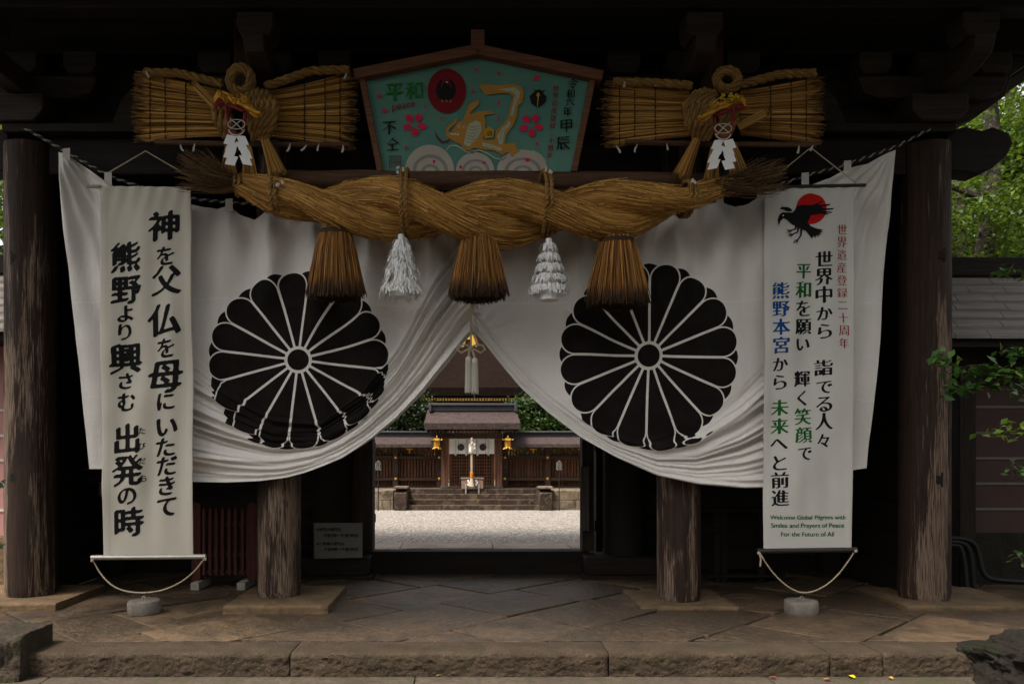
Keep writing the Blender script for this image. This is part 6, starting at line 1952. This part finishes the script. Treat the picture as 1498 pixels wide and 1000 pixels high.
for x, y, z_, r, mt, lab in ((PX(812, 25.2), 25.2, 2.0, (1.7, .6, 1.2), 'leafM', 'green tree between the inner fence and hall, right of the inner gate'), (PX(570, 25.2), 25.2, 2.0, (1.7, .6, 1.2), 'leafK', 'dark green tree between the inner fence and hall, left of the inner gate')):
    tree(lab, x, y, 3.2, .1, [((x, y, z_ + .3), r, 190, 80, .2)], M[mt], .12, z0=.45, limbs=3, group='trees behind the inner fence')
for x, lab in ((-8.5, 'dark evergreen tree behind the hall at the left'), (7.5, 'dark evergreen tree behind the hall at the right')):
    tree(lab, x, 27.5, 9., .25, [((x, 27.5, 5.), (4., 1.5, 4.), 190, 70, .4), ((x * .72, 27.2, 2.6), (2.2, .8, 2.0), 100, 70, .4), ((x * .45, 26.4, 2.2), (1.6, .5, 1.8), 120, 70, .3)], M['leafK'], .20, group='trees behind the inner fence')

# near shrub reaching in from the right, three leafy sprays; small sprig at left
def spray(t, pts, n, size, mat, spread=.05, along=(0.15, 1.)):
    b = MB(); pts = [Vector(p) for p in pts]
    b.tube(pts, np.linspace(.010, .003, len(pts)), 6); 
    cen = []
    L = len(pts) - 1
    for i in range(n):
        u = random.uniform(*along) * L; k_ = min(L - 1, int(u)); p = pts[k_].lerp(pts[k_ + 1], u - k_)
        e = p + Vector((random.gauss(0, spread), random.gauss(0, spread), random.gauss(0, spread * .75)))
        cen.append(e)
        if i % 3 == 0: b.tube([p, (p + e) / 2 + Vector((0, 0, .01)), e], [.003, .0025, .0015], 5)
    br_ = b.build('branch', M['stemd'], t)
    leaves('foliage', np.array(cen), 1.4, size, mat, br_, .2)
Ys = 6.6
sh = thing('evergreen_shrub', 'glossy evergreen shrub reaching in from the right edge before the pillar', 'shrub', (PX(1600, Ys), Ys, -.3))
b = MB(); b.tube([(PX(1600, Ys), Ys, -.3), (PX(1585, Ys), Ys, .6), (PX(1570, Ys), Ys + .05, 1.4), (PX(1565, Ys), Ys, 2.4), (PX(1550, Ys), Ys, 3.2)], [.04, .035, .03, .02, .01], 10); b.build('stem', M['stemd'], sh)
spray(sh, [P(1565, 560, Ys), P(1500, 545, Ys - .03), P(1450, 548, Ys - .05), P(1410, 545, Ys), P(1372, 522, Ys)], 130, .10, M['leafS'], .06)
spray(sh, [P(1565, 570, Ys), P(1500, 574, Ys - .05), P(1450, 566, Ys - .03), P(1400, 568, Ys), P(1376, 565, Ys)], 75, .10, M['leafS'], .045)
spray(sh, [P(1565, 520, Ys), P(1510, 515, Ys), P(1470, 516, Ys)], 55, .085, M['leafS'], .04)
spray(sh, [P(1560, 400, Ys), P(1510, 395, Ys), P(1462, 398, Ys)], 55, .085, M['leafS'], .05)
spray(sh, [P(1565, 640, Ys), P(1510, 630, Ys - .05), P(1470, 632, Ys - .05), P(1440, 638, Ys)], 60, .085, M['leafY'], .05)
spray(sh, [P(1565, 690, Ys), P(1510, 688, Ys - .05), P(1470, 686, Ys - .05)], 45, .085, M['leafS'], .045)
spray(sh, [P(1590, 820, Ys), P(1520, 812, Ys - .05), P(1486, 815, Ys - .05)], 34, .06, M['leafS'], .05)
sp = thing('leafy_sprig', 'dark leafy sprig poking in at the left edge before the pillar', 'shrub', (PX(-60, 6.9), 6.9, 0))
b = MB(); b.tube([(PX(-60, 6.9), 6.9, 0), (PX(-50, 6.9), 6.9, .8), (PX(-45, 6.9), 6.9, 1.4)], [.02, .015, .006], 8); b.build('stem', M['stemd'], sp)
spray(sp, [P(-50, 720, 6.9), P(-20, 710, 6.9), P(8, 706, 6.9)], 22, .08, M['leafD'], .05)
spray(sp, [P(-50, 800, 6.9), P(-20, 795, 6.9), P(8, 796, 6.9)], 18, .07, M['leafD'], .04)

# added unseen leaf mass behind the camera: it keeps the low sky off the gate
P_ = []
for i in range(360):
    az = random.uniform(math.radians(-90), math.radians(80))          # 0 = straight back, + = towards the right
    r = random.uniform(19, 25)
    hmax = 15 if az > -.35 else 15 - 11 * min(1, (-.35 - az) / .4)
    cx_, cy_ = r * math.sin(az), 7 - r * math.cos(az)
    if cy_ > 5.5: cy_ = 5.5 - random.uniform(0, 2)
    zc = random.uniform(.0, hmax)
    P_.append(np.array([cx_, cy_, zc]) + rng.normal(size=(110, 3)) * np.array([1.0, 1.0, .8]))
wd = leaves('forest', np.concatenate(P_), 1., .55, M['leafD'], None)
tag(wd, 'dark cedar wood standing round the forecourt', 'wood', None, 'stuff')
